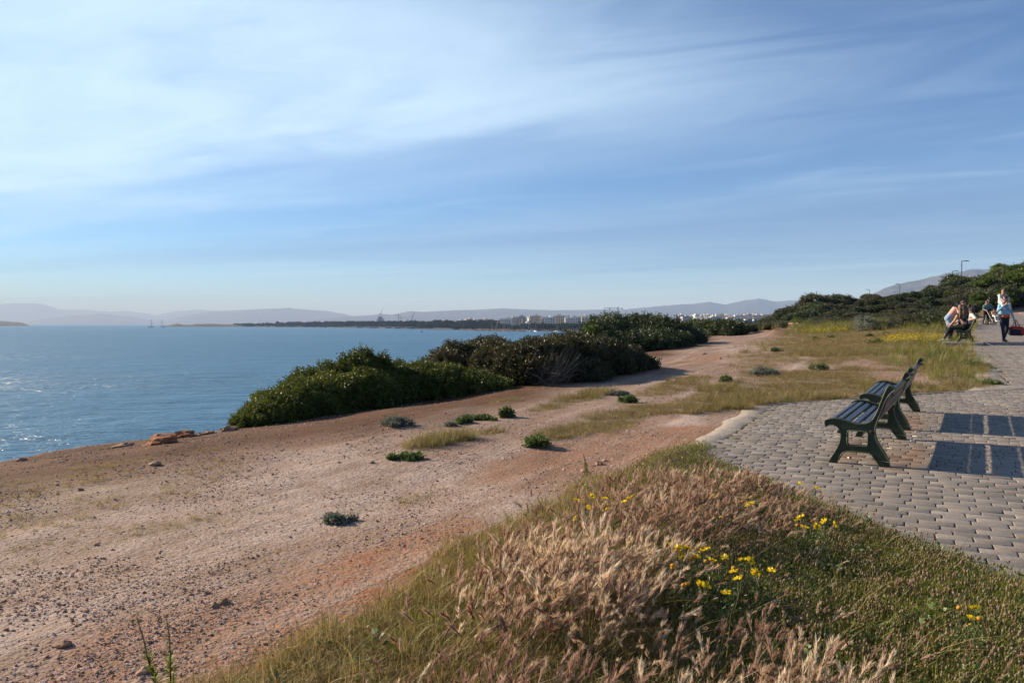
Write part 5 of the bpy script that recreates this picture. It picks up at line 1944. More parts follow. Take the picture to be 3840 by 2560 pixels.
def spire(label, base, top, seed, leafy=.55):
    """mignonette: a thin upright stalk with narrow leaves and a pale flower spike"""
    rr = np.random.default_rng(seed)
    b, p = np.array(base), np.array(top)
    t = thing('flower_spire', label, 'plant', tuple(b))
    L = p - b
    mb = MB()
    path = [tuple(L * f + np.array([math.sin(f * 3 + seed) * .008, 0, 0]) * (0 < f < 1)) for f in (0, .25, .5, .75, 1.0)]
    mb.tube(path, [.004, .0035, .003, .0024, .0012], 5)
    obj('stem', mb.mesh('stem', M_WEED, True), t)
    m = 120
    f = rr.random(m) * leafy
    P = L * f[:, None] + rr.normal(0, .003, (m, 3))
    V, F, rn = leaf_quads(P, unit(rr.normal(0, 1, (m, 3)) * [1, 1, .3] + [0, 0, .9]), rr.uniform(.02, .04, m), .006, rr, rr.random(m))
    obj('leaves', new_mesh('leaves', V, [F], {'rnd': rn}, [M_GREENG]), t)
    m = 140
    f = leafy + rr.random(m) * (1 - leafy)
    P = L * f[:, None] + rr.normal(0, .004, (m, 3))
    V, F, rn = leaf_quads(P, unit(rr.normal(0, 1, (m, 3)) + [0, 0, .3]), rr.uniform(.006, .012, m) * (1.2 - (f - leafy) / (1 - leafy) * .7), .005, rr, rr.random(m))
    obj('blossom', new_mesh('blossom', V, [F], {'rnd': rn}, [M_BOBBLE]), t)
    return t


gA = at(655, 2590, 3.25)
gB = at(648, 2600, 3.3)
for lab, (bx_, by_), (tx_, ty_), d_, sd in (('green flower stalk leaning left at the bottom edge, left one of two', (605, 2570), (512, 2312), 3.02, 821), ('upright green flower stalk at the bottom edge, right one of two', (648, 2570), (622, 2308), 3.04, 822)):
    b = at(bx_, by_, d_)
    b[2] = float(ground_z(b[0], b[1]))
    spire(lab, b, at(tx_, ty_, d_ + .03), sd)
b = on_ground(2202, 1790)
spire('single pale flower stalk standing on the orange gravel', b, at(2188, 1700, b[1]), 823)

# ------------------------------------------------------------------ across the bay
def far_pt(px, D, z=None):
    x = (px - 1920) / 2880.0 * D
    return np.array([x, D, float(coast_h(np.array(float(px)), np.array(float(D)))) if z is None else z])


M_FARLEAF = leaf_mat('far_foliage', [(0.018, 0.030, 0.012), (0.032, 0.048, 0.018), (0.055, 0.070, 0.026)], 0.2, 0.6, 0.0, 0.5)
FT = []
for k in range(5):
    r = np.random.default_rng(900 + k)
    lobes = [(r.normal(0, .22), r.normal(0, .22), r.uniform(.35, .8), r.uniform(.22, .38), r.uniform(.22, .38), r.uniform(.16, .28)) for _ in range(5)]
    (V, F, rn), P, N_ = crown(lobes, 130, 4, .16, r, lump=.3, clump=.16, floor=.02, core=1.2, width=.7)
    FT.append(new_mesh('far_tree', V, [F], {'rnd': rn}, [M_FARLEAF]))
r = np.random.default_rng(31)
pts, sc = [], []
for (a, b, lo, hi, hmin, hmax, cnt) in ((660, 900, 5, 60, 3, 6, 150), (880, 1260, 5, 160, 5, 11, 380), (1040, 1320, 12, 200, 7, 15, 180), (1240, 1560, 12, 200, 7, 15, 360), (1540, 1860, 8, 200, 6, 14, 420), (1850, 2300, 8, 90, 5, 9, 190), (1960, 2300, 90, 260, 5, 8, 60), (2540, 2880, 300, 1500, 6, 10, 160), (1860, 2300, 500, 1500, 5, 9, 60)):
    for i in range(cnt):
        px = r.uniform(a, b)
        D = shore_d(px) + r.uniform(lo, hi)
        p = far_pt(px, D)
        pts.append(p - np.array([0, 0, .5]))
        sc.append(r.uniform(hmin, hmax))
pts, sc = np.array(pts), np.array(sc)
n = len(pts)
instancer('far_woodland', pts, np.stack([np.zeros(n), np.zeros(n), r.uniform(0, 6.28, n)], -1), sc, r.integers(0, 5, n), FT, 'dark belt of trees along the far shore')

M_WHITEW = mat('white_render', (0.78, 0.76, 0.72), (0.66, 0.63, 0.58), .2, .85)
M_CREAMW = mat('cream_render', (0.66, 0.56, 0.44), (0.58, 0.48, 0.37), .2, .85)
M_GREYW = mat('grey_concrete_wall', (0.42, 0.41, 0.40), (0.34, 0.33, 0.32), .2, .85)
M_GLASSF = mat('dark_window_glass', (0.035, 0.045, 0.06), (0.05, 0.06, 0.075), 1, .15)
M_ROOFT = mat('terracotta_roof', (0.36, 0.16, 0.09), (0.28, 0.12, 0.07), 1, .9)
M_STEEL = mat('dull_steel', (0.16, 0.165, 0.175), (0.11, 0.115, 0.12), 2, .5, metal=.6)
M_CONC = mat('raw_concrete_frame', (0.22, 0.23, 0.25), (0.15, 0.16, 0.18), .3, .9)


def apartment(px, D, w_, floors, dep_, m, label, seed, group='apartment blocks on the far seafront'):
    p = far_pt(px, D)
    rr = np.random.default_rng(seed)
    yaw = math.atan2(-(p[0]), p[1]) + rr.uniform(-.35, .35)
    t = thing('apartment_building', label, 'building', tuple(p - np.array([0, 0, .6])), yaw, group)
    fh = 3.15
    H = floors * fh + .6
    mb = MB()
    mb.box((0, 0, H / 2), (w_, dep_, H))
    mb.box((0, 0, H + .45), (w_ - .5, dep_ - .5, .9))
    obj('wall', mb.mesh('wall', m), t)
    mb = MB().box((rr.uniform(-.2, .2) * w_, 0, H + 2.3), (w_ * .28, dep_ * .4, 2.8))
    obj('stair_tower', mb.mesh('stair_tower', m), t)
    nw = max(3, int(w_ / 4.2))
    win = MB().box((0, 0, 0), (w_ / nw * .62, .3, 1.7)).mesh('window', M_GLASSF)
    slab = MB().box((0, 0, 0), (w_ * .94, 1.7, .22)).box((0, -.8, .55), (w_ * .94, .1, .9)).mesh('balcony', m)
    for f in range(floors):
        for c in range(nw):
            obj('window', win, t, (-w_ / 2 + (c + .5) * w_ / nw, -dep_ / 2 - .05, .6 + f * fh + 1.5))
        if f:
            obj('balcony', slab, t, (0, -dep_ / 2 - .85, .6 + f * fh))
    return t


for i, (px, D, w_, fl, dp, m, lab) in enumerate((
        (1708, 1900, 13, 3, 10, M_WHITEW, 'small pale house standing above the trees, first building of the far town'), (1757, 1950, 42, 4, 14, M_WHITEW, 'long low white building above the shore trees'),
        (1898, 1560, 22, 5, 14, M_WHITEW, 'white apartment block over the yacht masts'), (1940, 1500, 20, 5, 13, M_CREAMW, 'cream apartment block right above the yacht masts'), (1950, 1640, 24, 6, 13, M_GREYW, 'grey block with dark glass behind the cream one'),
        (2012, 1480, 17, 6, 13, M_CREAMW, 'cream block with stacked balconies past the gap in the trees'), (2062, 1450, 20, 5, 13, M_WHITEW, 'white block at the middle of the far seafront'), (2098, 1500, 22, 6, 13, M_CREAMW, 'cream block between two white ones on the seafront'),
        (2142, 1460, 24, 5, 13, M_WHITEW, 'wide white block with balconies left of the grey one'), (2196, 1430, 16, 5, 12, M_GREYW, 'grey flat-fronted block near the evergreen'), (2232, 1400, 15, 6, 12, M_WHITEW, 'white block cut off by the dark evergreen'),
        (2030, 1900, 30, 5, 14, M_WHITEW, 'pale block on the second row behind the seafront'))):
    apartment(px, D, w_, fl, dp, m, lab, 950 + i)

# the white city behind: one object per house, shared meshes
HOUSE = []
for k in range(8):
    rr = np.random.default_rng(970 + k)
    m = [M_WHITEW, M_WHITEW, M_CREAMW, M_WHITEW, M_GREYW, M_WHITEW, M_WHITEW, M_CREAMW][k]
    w_, dp, fl = rr.uniform(11, 20), rr.uniform(10, 14), int(rr.integers(2, 6))
    H = fl * 3.1
    mb = MB()
    mb.box((0, 0, H / 2), (w_, dp, H))
    mb.box((rr.uniform(-.25, .25) * w_, 0, H + 1.3), (w_ * .35, dp * .45, 2.6))
    if k == 2:
        mb.add([(-w_ / 2, -dp / 2, H + .05), (w_ / 2, -dp / 2, H + .05), (w_ / 2, dp / 2, H + .05), (-w_ / 2, dp / 2, H + .05), (-w_ * .2, 0, H + 2.2), (w_ * .2, 0, H + 2.2)], [(0, 1, 5, 4), (1, 2, 5), (2, 3, 4, 5), (3, 0, 4)], 2)
    for f in range(fl):
        mb.box((0, -dp / 2 - .03, 1.7 + f * 3.1), (w_ * .84, .2, 1.3), None, 0, 1)
    HOUSE.append(mb.mesh('house', [m, M_GLASSF, M_ROOFT]))
r = np.random.default_rng(8)
cnt = 0
for (a, b, d0, d1, num) in ((1690, 1900, 2000, 2700, 22), (1880, 2300, 1600, 2700, 95), (2545, 2890, 1500, 3300, 170)):
    for i in range(num):
        px = r.uniform(a, b)
        D = d0 + (d1 - d0) * r.random()
        p = far_pt(px, D)
        yaw = math.atan2(-p[0], p[1]) + r.normal(0, .4)
        lab, grp = (('small pale flat-roofed house in the white town across the bay', 'houses of the town across the bay') if px < 2400 else ('small white house of the city on the slope beyond the clearing', 'houses of the city beyond the clearing'))
        o = obj('house', HOUSE[int(r.integers(8))], None, tuple(p - np.array([0, 0, .8])), (0, 0, yaw), (r.uniform(.85, 1.2), 1, r.uniform(.8, 1.15)))
        tag(o, lab, 'house', grp)
        cnt += 1

# waterfront pavilions
for i, (px, w_, lab) in enumerate(((1350, 24, 'small grey pavilion on the far shore'), (1412, 44, 'long white beach pavilion on the far shore below the tower'), (1462, 22, 'cream beach building on the far shore'), (1496, 26, 'white beach building right of the cream one'), (1545, 30, 'white pavilion on a low pier'), (1126, 10, 'cream hut among headland trees'))):
    D = float(shore_d(px)) + (10 if i < 5 else 120)
    p = far_pt(px, D)
    t = thing('pavilion', lab, 'building', (p[0], p[1], p[2]), 0, 'low buildings along the far shore')
    z_ = 1.6 if i < 5 else 9
    obj('wall', MB().box((0, 0, z_), (w_, 8, 3.4 if i < 5 else 8)).mesh('wall', M_WHITEW if i != 2 else M_CREAMW), t)
    obj('roof', MB().box((0, -.5, z_ + (1.95 if i < 5 else 4.3)), (w_ + 2, 10, .4)).mesh('roof', M_WHITEW), t)
    obj('opening', MB().box((0, -4.02, z_ - .2), (w_ * .8, .2, 1.8)).mesh('opening', M_GLASSF), t)

# tower under construction
D = 4300.0
p = far_pt(1427, D, -2.0)
t = thing('unfinished_tower', 'dark concrete tower block under construction behind the headland trees', 'tower', tuple(p))
H = 43.0
mb = MB()
for k in range(13):
    z = k * 3.1
    w_ = 38 if z < 20 else (40 if z < 32 else 28)
    mb.box((0, 0, z + .2), (w_, 26, .45))
obj('floor_slabs', mb.mesh('floor_slabs', M_CONC), t)
obj('core', MB().box((0, 0, 20), (20, 14, 40)).box((-2, 0, 41), (22, 14, 5)).mesh('core', M_CONC), t)
mb = MB()
for a in range(7):
    for b in range(2):
        mb.box((-17 + a * 5.7, -12 + b * 24, 16), (2.6, 2.2, 32))
obj('columns', mb.mesh('columns', M_CONC), t)
obj('netting', MB().box((-12, -13.3, 15), (13, .3, 29)).box((11, -13.3, 15), (14, .3, 29)).mesh('netting', M_GREYW), t)


def crane(px, D, z0, mast, jib, back, label, luff=0.0, yaw=0.0, th=1.9):
    p = far_pt(px, D, z0)
    t = thing('tower_crane', label, 'crane', tuple(p), yaw, 'tower cranes on the building site')
    mb = MB()
    for sx in (-.5, .5):
        for sy in (-.5, .5):
            mb.box((sx * th, sy * th, mast / 2), (th * .34, th * .34, mast))
    k = 0
    while k < mast - th * 2:
        mb.box((0, -th * .5, k + th), (th * 1.2, th * .2, th * .25), Matrix.Rotation(.7, 3, 'Y'))
        k += th * 2
    obj('mast', mb.mesh('mast', M_STEEL), t)
    c, s_ = math.cos(luff), math.sin(luff)
    mb = MB()
    mb.tube([(0, 0, mast), (jib * c, 0, mast + jib * s_)], [th * .45, th * .3], 4)
    mb.tube([(0, 0, mast + th * 1.2), (jib * c * .98, 0, mast + jib * s_ + .4)], [th * .22, th * .2], 4)
    obj('jib', mb.mesh('jib', M_STEEL), t)
    obj('counter_jib', MB().box((-back / 2, 0, mast), (back, th, th * .6)).box((-back * .9, 0, mast - th * .8), (back * .22, th * 1.4, th * 1.6)).mesh('counter_jib', M_STEEL), t)
    obj('cab', MB().box((th, 0, mast - th), (th * 1.1, th * 1.1, th * 1.3)).tube([(0, 0, mast), (-th * .5, 0, mast + th * 3.2)], th * .3, 4).mesh('cab', M_STEEL), t)
    return t


crane(1428, 4300, 41, 18, 32, 9, 'crane standing on top of the unfinished tower', 1.15)
crane(1495, 3600, -5, 47, 22, 9, 'flat-topped crane nearest the unfinished tower', 0, math.pi * .98)
crane(1504, 3650, -5, 36, 26, 9, 'lower flat-topped crane close beside the taller one', 0, .1)
crane(1546, 3500, -5, 40, 20, 7, 'crane with raised jib, apart from the others', 1.0)
crane(1530, 3900, -5, 28, 14, 6, 'faint short crane between the raised-jib crane and the pair', 1.3)
crane(2318, 2100, 8, 36, 40, 12, 'crane with long jib showing left of the evergreen top', 0, math.pi * 1.02)

# boats
M_HULLD = mat('dark_hull', (0.05, 0.065, 0.09), (0.04, 0.05, 0.07), 1, .4)
M_HULLW = mat('white_hull', (0.75, 0.76, 0.78), (0.68, 0.70, 0.72), 1, .4)


def hull_mesh(L, B, Hh, m):
    V, F = [], []
    st = [(-.5, .55, 1.0), (-.3, .9, .95), (0, 1.0, .92), (.25, .8, .98), (.42, .4, 1.08), (.5, .03, 1.18)]
    for (f, b, h) in st:
        V += [(f * L, -b * B / 2, h * Hh), (f * L, -b * B * .35, -.5), (f * L, b * B * .35, -.5), (f * L, b * B / 2, h * Hh)]
    for i in range(len(st) - 1):
        for k in range(3):
            F.append((i * 4 + k, i * 4 + k + 1, (i + 1) * 4 + k + 1, (i + 1) * 4 + k))
        F.append((i * 4 + 3, i * 4, (i + 1) * 4, (i + 1) * 4 + 3))
    F += [(0, 3, 2, 1), (20, 21, 22, 23)]
    return MB().add(V, F).mesh('hull', m)


def sailboat(px, D, L, mast, m, label, yaw, cab=True, group='sailing boats at anchor', thick=.22):
    p = far_pt(px, D, SEA_Z)
    t = thing('sailing_boat', label, 'boat', tuple(p), yaw, group)
    obj('hull', hull_mesh(L, L * .26, L * .07, m), t)
    obj('mast', MB().tube([(L * .06, 0, 0), (L * .04, 0, mast)], [thick * 1.5, thick], 6).mesh('mast', M_STEEL), t)
    obj('boom', MB().tube([(L * .05, 0, L * .13), (-L * .36, 0, L * .14)], thick * 1.3, 6).mesh('boom', M_STEEL), t)
    obj('rigging', MB().tube([(L * .49, 0, L * .08), (L * .04, 0, mast * .96)], thick * .35, 4).tube([(-L * .48, 0, L * .08), (L * .04, 0, mast * .98)], thick * .3, 4).mesh('rigging', M_STEEL), t)
    if cab:
        obj('cabin', MB().box((-L * .02, 0, L * .095), (L * .42, L * .15, L * .055)).box((-L * .12, 0, L * .14), (L * .2, L * .14, L * .05)).mesh('cabin', M_HULLW), t)
    return t


sailboat(567, 2500, 21, 27, M_HULLD, 'dark sailing yacht with bare mast, farther left of the two at anchor', .1, False, thick=.45)
sailboat(609, 2480, 20, 27, M_HULLW, 'pale sailing boat with deckhouse and bare mast, next to the headland tip', math.pi * .97, True, thick=.45)
r = np.random.default_rng(61)
for i in range(14):
    px = [1845, 1858, 1868, 1876, 1886, 1893, 1906, 1912, 1924, 1952, 1972, 1990, 2008, 2088][i]
    sailboat(px, float(shore_d(px)) - 25 - r.uniform(0, 18), r.uniform(9, 13), r.uniform(13, 19), M_HULLW, 'moored yacht with bare mast in the far marina', r.uniform(0, 6.28), True, 'yachts moored in the far marina', .2)
D = 1060.0
p = far_pt(1581, D, SEA_Z)
t = thing('motor_boat', 'small open motor boat alone on the water before the far shore', 'boat', tuple(p), math.pi + .3)
obj('hull', hull_mesh(4.8, 2.0, .75, M_HULLW), t)
obj('canopy', MB().box((-.2, 0, 1.95), (1.8, 1.5, .12)).box((-.9, 0, 1.3), (.1, 1.3, 1.3)).mesh('canopy', M_HULLD), t)
obj('console', MB().box((.1, 0, 1.0), (.8, .8, .9)).mesh('console', M_HULLD), t)
obj('outboard', MB().box((-2.5, 0, .7), (.4, .4, 1.0)).mesh('outboard', M_HULLD), t)
# breakwater rocks of the marina
BW = [stone_mesh(990 + k, M_STONE, .7, 1) for k in range(3)]
n = 420
px = r.uniform(1770, 1965, n)
D = np.interp(px, [1770, 1965], [1330, 1130]) + r.normal(0, 3, n)
instancer('breakwater_rocks', np.stack([(px - 1920) / 2880 * D, D, SEA_Z + np.abs(r.normal(0, .9, n))], -1), r.uniform(0, 6, (n, 3)), r.uniform(.8, 1.8, n), r.integers(0, 3, n), BW, 'brown boulders of the marina breakwater')

# ------------------------------------------------------------------ street lamps behind the thicket
M_LAMP = mat('dark_lamp_post', (0.05, 0.052, 0.055), (0.04, 0.04, 0.042), 3, .5)
for i, (px, pt, D, arm, lab) in enumerate(((3603, 979, 98, 1, 'tallest street lamp standing out against the sky'), (3568, 1017, 118, 1, 'second street lamp, close left of the tallest'), (3533, 1038, 131, -.4, 'third street lamp, shorter, before the bare hill'),
                                           (3372, 1065, 155, -1, 'street lamp on the thicket skyline left of the pines'), (3259, 1086, 180, -1, 'small street lamp above the middle of the thicket'), (3181, 1103, 208, -1, 'faintest street lamp, farthest along the thicket'),
                                           (3758, 1001, 84, 1, 'street lamp whose head shows among the tall pines'))):
    x = (px - 1920) / 2880 * D
    z0 = float(ground_z(x, D))
    top = at(px, pt, D)[2]
    t = thing('street_lamp', lab, 'street lamp', (x, D, z0), 0, 'street lamps along the road')
    obj('pole', MB().tube([(0, 0, 0), (0, 0, 1.0), (0, 0, top - z0)], [.09, .065, .05], 8).mesh('pole', M_LAMP, True), t)
    obj('arm', MB().tube([(0, 0, top - z0 - .02), (arm * .35, 0, top - z0 + .02)], [.045, .04], 6).mesh('arm', M_LAMP), t)
    obj('lamp_head', MB().box((arm * .6, 0, top - z0 + .03), (.55, .26, .09)).mesh('lamp_head', M_LAMP), t)

# ------------------------------------------------------------------ the bench with people, farther up the path
M_SKIN = mat('skin', (0.46, 0.25, 0.17), (0.40, 0.21, 0.14), 8, .55)
M_SLAB = mat('concrete_slab', (0.36, 0.31, 0.26), (0.26, 0.22, 0.18), 6, .9, .5, 40)


def cloth(name, c, rough=.85):
    return mat(name, c, tuple(x * .75 for x in c), 7, rough, .35, 24)


M_SKYBLUE = cloth('light_blue_sweatshirt', (0.27, 0.50, 0.66))
M_NAVY = cloth('navy_trousers', (0.014, 0.018, 0.038))
M_BLACK = cloth('black_cloth', (0.010, 0.010, 0.012))
M_WHITEC = cloth('white_cloth', (0.68, 0.66, 0.63))
M_PINK = cloth('pink_shirt', (0.66, 0.36, 0.31))
M_JEANS = cloth('light_jeans', (0.30, 0.40, 0.56))
M_TEAL = cloth('teal_shirt', (0.10, 0.21, 0.20))
M_BEIGE = cloth('beige_trousers', (0.47, 0.40, 0.31))
M_CAPB = cloth('navy_cap', (0.012, 0.018, 0.045))
M_BLUESH = cloth('pale_blue_shirt', (0.22, 0.29, 0.42))
M_BROWNS = cloth('brown_leather', (0.22, 0.075, 0.035))
M_REDB = cloth('red_bag_cloth', (0.52, 0.030, 0.018))
M_ORNG = cloth('orange_shirt_hem', (0.70, 0.14, 0.025))
M_HAIRD = mat('dark_hair', (0.018, 0.012, 0.009), (0.035, 0.022, 0.014), 30, .5, .8, 60)
M_HAIRB = mat('brown_wavy_hair', (0.05, 0.028, 0.015), (0.115, 0.065, 0.03), 22, .5, .9, 40)
M_LENS = mat('dark_sunglasses', (0.008, 0.008, 0.01), (0.01, 0.01, 0.012), 3, .15)
M_RUBBER = mat('black_rubber', (0.012, 0.012, 0.012), (0.02, 0.02, 0.02), 10, .8)


def capsule(mb, a, b, ra, rb, n=12):
    """closed tapered capsule"""
    a, b = Vector(a), Vector(b)
    d = b - a
    L = d.length
    d = d.normalized() if L > 1e-6 else Vector((0, 0, 1))
    path, rad = [], []
    for k in (-1.0, -.92, -.7, -.38, 0):
        path.append(a + d * ra * k)
        rad.append(ra * math.sqrt(max(1 - k * k, 0.0008)))
    for k in (0, .38, .7, .92, 1.0):
        path.append(b + d * rb * k)
        rad.append(rb * math.sqrt(max(1 - k * k, 0.0008)))
    mb.tube(path, rad, n)


def fuse(segs, voxel, name, mats, smooth_it=6):
    """segs: (a, b, ra, rb, material index); fused into one continuous skin"""
    mb = MB()
    for (a, b, ra, rb, mi) in segs:
        capsule(mb, a, b, ra, rb)
    me0 = mb.mesh(name + '_raw', mats)
    o = bpy.data.objects.new('tmp', me0)
    COL.objects.link(o)
    md = o.modifiers.new('r', 'REMESH')
    md.mode = 'VOXEL'
    md.voxel_size = voxel
    md.use_smooth_shade = True
    sm = o.modifiers.new('s', 'SMOOTH')
    sm.iterations = smooth_it
    sm.factor = .5
    dg = bpy.context.evaluated_depsgraph_get()
    me = bpy.data.meshes.new_from_object(o.evaluated_get(dg))
    bpy.data.objects.remove(o)
    me.name = name
    me.materials.clear()
    for m in mats:
        me.materials.append(m)
    n = len(me.polygons)
    C = np.empty(n * 3, np.float32)
    me.polygons.foreach_get('center', C)
    C = C.reshape(-1, 3)
    best = np.full(n, 1e9)
    mi_ = np.zeros(n, np.int32)
    for (a, b, ra, rb, mi) in segs:
        a, b = np.array(a), np.array(b)
        ab = b - a
        k = np.clip(((C - a) @ ab) / max(ab @ ab, 1e-9), 0, 1)
        dist = np.linalg.norm(C - (a + ab * k[:, None]), axis=1) - (ra + (rb - ra) * k)
        w_ = dist < best
        best[w_] = dist[w_]
        mi_[w_] = mi
    me.polygons.foreach_set('material_index', mi_)
    me.polygons.foreach_set('use_smooth', np.ones(n, bool))
    return me


def person(label, loc, rotz, J, top, legs, shoes, hair=None, sleeve=1, voxel=.011, hair_segs=None, extra=None, scale=1.0, group=None, bulk=1.0, midriff=False):
    """J: joints in local metres, person faces +Y; materials: 0 skin 1 top 2 legs 3 shoes"""
    t = thing('person', label, 'person', loc, rotz, group, scale)
    S = []
    V3 = {k: np.array(v, float) for k, v in J.items()}
    hip = V3['pelvis']
    ch = V3['chest']
    nk = V3['neck']
    hd = V3['head']
    sr = V3.get('sh_axis', np.array([1.0, 0, 0]))
    hr = V3.get('hip_axis', np.array([1.0, 0, 0]))
    sl, srr = ch - sr * .17 + (nk - ch) * .45, ch + sr * .17 + (nk - ch) * .45
    for s_ in (-1, 1):
        S.append((hip + hr * .075 * s_, hip * .5 + ch * .5 + sr * .075 * s_, .125 * bulk, .115 * bulk, 2))
        S.append((hip * .62 + ch * .38 + hr * .07 * s_, ch + sr * .085 * s_, .122 * bulk, .130 * bulk, 0 if midriff else 1))
        S.append((hip * .35 + ch * .65 + hr * .07 * s_, ch + sr * .085 * s_, .124 * bulk, .134 * bulk, 1))
        S.append((ch + sr * .08 * s_, (srr if s_ > 0 else sl), .12 * bulk, .072, 1))
    S.append((nk - (hd - nk) * .35, hd * .55 + nk * .45, .058, .052, 0))
    fw = V3.get('face', np.array([0, 1.0, 0]))
    fw = fw / np.linalg.norm(fw)
    upv = unit((hd - nk)[None])[0]
    S.append((hd - upv * .03 + fw * .018, hd + upv * .055 - fw * .012, .075, .088, 0))
    S.append((hd - upv * .075 + fw * .045, hd - upv * .03 + fw * .03, .046, .062, 0))
    S.append((hd - upv * .012 + fw * .092, hd + upv * .012 + fw * .082, .013, .010, 0))
    sd = np.cross(fw, upv)
    for s_ in (-1, 1):
        S.append((hd + sd * .083 * s_ - upv * .02, hd + sd * .085 * s_ + upv * .015, .014, .017, 0))
    for s_, nm in ((-1, 'l'), (1, 'r')):
        sh = sl if s_ < 0 else srr
        el, wr = V3['el_' + nm], V3['wr_' + nm]
        S.append((sh, el, .064 * bulk, .046, 1 if sleeve > .2 else 0))
        S.append((el, wr, .046, .031, 1 if sleeve >= 1 else 0))
        hdir = unit((wr - el)[None])[0]
        hd2 = V3.get('hd_' + nm)
        if hd2 is not None:
            hdir = unit((hd2 - wr)[None])[0]
        palm = wr + hdir * .055
        S.append((wr, palm, .027, .034, 0))
        ax = unit(np.cross(hdir, [0.3, .2, 1.0])[None])[0]
        cu = np.cross(ax, hdir)
        for q_ in range(4):
            b0 = palm + ax * (-.03 + .02 * q_) + hdir * .02
            l_ = (.030, .036, .033, .026)[q_]
            m1 = b0 + hdir * l_
            S.append((b0, m1, .0105, .0095, 0))
            S.append((m1, m1 + hdir * l_ * .6 + cu * l_ * .55, .0095, .0085, 0))
        S.append((wr + hdir * .03 + ax * .03, wr + hdir * .065 + ax * .058 + cu * .01, .012, .010, 0))
        hp = hip + hr * .09 * s_
        kn, an = V3['kn_' + nm], V3['an_' + nm]
        S.append((hp, kn, .100 * bulk, .066, 2))
        S.append((kn, an, .064, .044, 2))
        toe = V3.get('toe_' + nm, an + fw * np.array([1, 1, 0]) * .17 - np.array([0, 0, .04]))
        S.append((an - np.array([0, 0, .03]), toe, .046, .036, 3))
        S.append((an - np.array([0, 0, .035]), an - (toe - an) * .25 - np.array([0, 0, .045]), .044, .036, 3))
    mats = [M_SKIN, top, legs, shoes]
    obj('body', fuse(S, voxel, 'body', mats), t)
    for s_ in (-1, 1):
        mb = MB().lathe([(.001, -.008), (.008, -.004), (.009, 0), (.006, .005), (.001, .008)], 8, tuple(hd + fw * .083 + sd * .032 * s_ + upv * .015))
        obj('eye', mb.mesh('eye', M_LENS, True), t)
    if hair is not None:
        hs = [(hd + upv * .045 - fw * .035, hd + upv * .075 - fw * .005, .088, .082, 0), (hd - upv * .01 - fw * .05, hd + upv * .05 - fw * .04, .075, .085, 0), (hd + upv * .085 + fw * .03, hd + upv * .09 - fw * .02, .055, .062, 0)]
        for s2 in (-1, 1):
            hs.append((hd + upv * .04 + sd * .06 * s2 - fw * .02, hd - upv * .015 + sd * .065 * s2 - fw * .03, .038, .034, 0))
        hs += [(np.array(a), np.array(b), ra, rb, 0) for (a, b, ra, rb) in (hair_segs or [])]
        obj('hair', fuse(hs, .012, 'hair', [hair], 3), t)
    if extra:
        extra(t, V3, fw, upv, sd)
    return t


xb, yb = st2xy(33.8, 2.05)
BENCH3 = bench_at(33.8, 2.05, 'bench with people sitting on it, at the kerb farther up the path', .10)
zb = float(land_z(xb, yb))
sl_ = obj('bench_slab', MB().box((0, 0, .02), (1.25, 2.6, .17)).mesh('bench_slab', M_SLAB), None, (xb - .1, yb + .0, zb), (BENCH3.rotation_euler.x, BENCH3.rotation_euler.y, ROTZ))
tag(sl_, 'low concrete slab under the occupied bench', 'slab')


def at_bench(a, b):
    """local bench axes: a towards the path, b along the coast -> world"""
    x, y = xb + CA * a + SA * b, yb - SA * a + CA * b
    return x, y


def rot_to(axis_from, ang):
    c, s_ = math.cos(ang), math.sin(ang)
    return c, s_


# all seated figures: local +Y faces the sea (bench -a), local x runs along the bench
SEAT = ROTZ + math.pi / 2          # local +Y -> world -t direction
ZS = zb + .10

# woman in black at the near end, turned away from the camera
x, y = at_bench(-.02, -.62)
person('woman in black with long wavy brown hair, seen from behind on the near bench end', (x, y, ZS), SEAT,
       dict(pelvis=(.0, .02, .53), chest=(.06, .06, .90), neck=(.08, .08, 1.10), head=(.10, .12, 1.25), face=(.75, .55, -.1), sh_axis=(.55, -.83, 0), el_l=(-.10, .32, .78), wr_l=(-.05, .47, .60), el_r=(.24, -.06, .72), wr_r=(.16, .20, .64),
            kn_l=(-.10, .47, .50), an_l=(-.12, .66, .10), kn_r=(.10, .46, .52), an_r=(.05, .50, .09), toe_l=(-.16, .82, .03), toe_r=(.02, .68, .03)),
       M_BLACK, M_BLACK, M_WHITEC, M_HAIRB, sleeve=0, midriff=True,
       hair_segs=[((.06, .04, 1.27), (-.02, .02, 1.08), .085, .10), ((-.02, .02, 1.08), (-.06, .03, .90), .10, .085), ((.03, -.06, 1.2), (.0, -.08, .98), .075, .07), ((-.01, .14, 1.2), (-.08, .14, .98), .065, .06), ((-.06, .03, .92), (-.07, .08, .80), .07, .035), ((-.08, .12, 1.0), (-.1, .17, .88), .05, .03)])


def sunglasses(t, J, fw, upv, sd):
    h = J['head']
    for s_ in (-1, 1):
        mb = MB().lathe([(.001, -.004), (.026, -.003), (.028, .003), (.001, .006)], 12, tuple(h + fw * .094 + sd * .034 * s_ + upv * .015), rot=Vector(fw).to_track_quat('Z', 'Y').to_matrix())
        obj('lens', mb.mesh('lens', M_LENS), t)


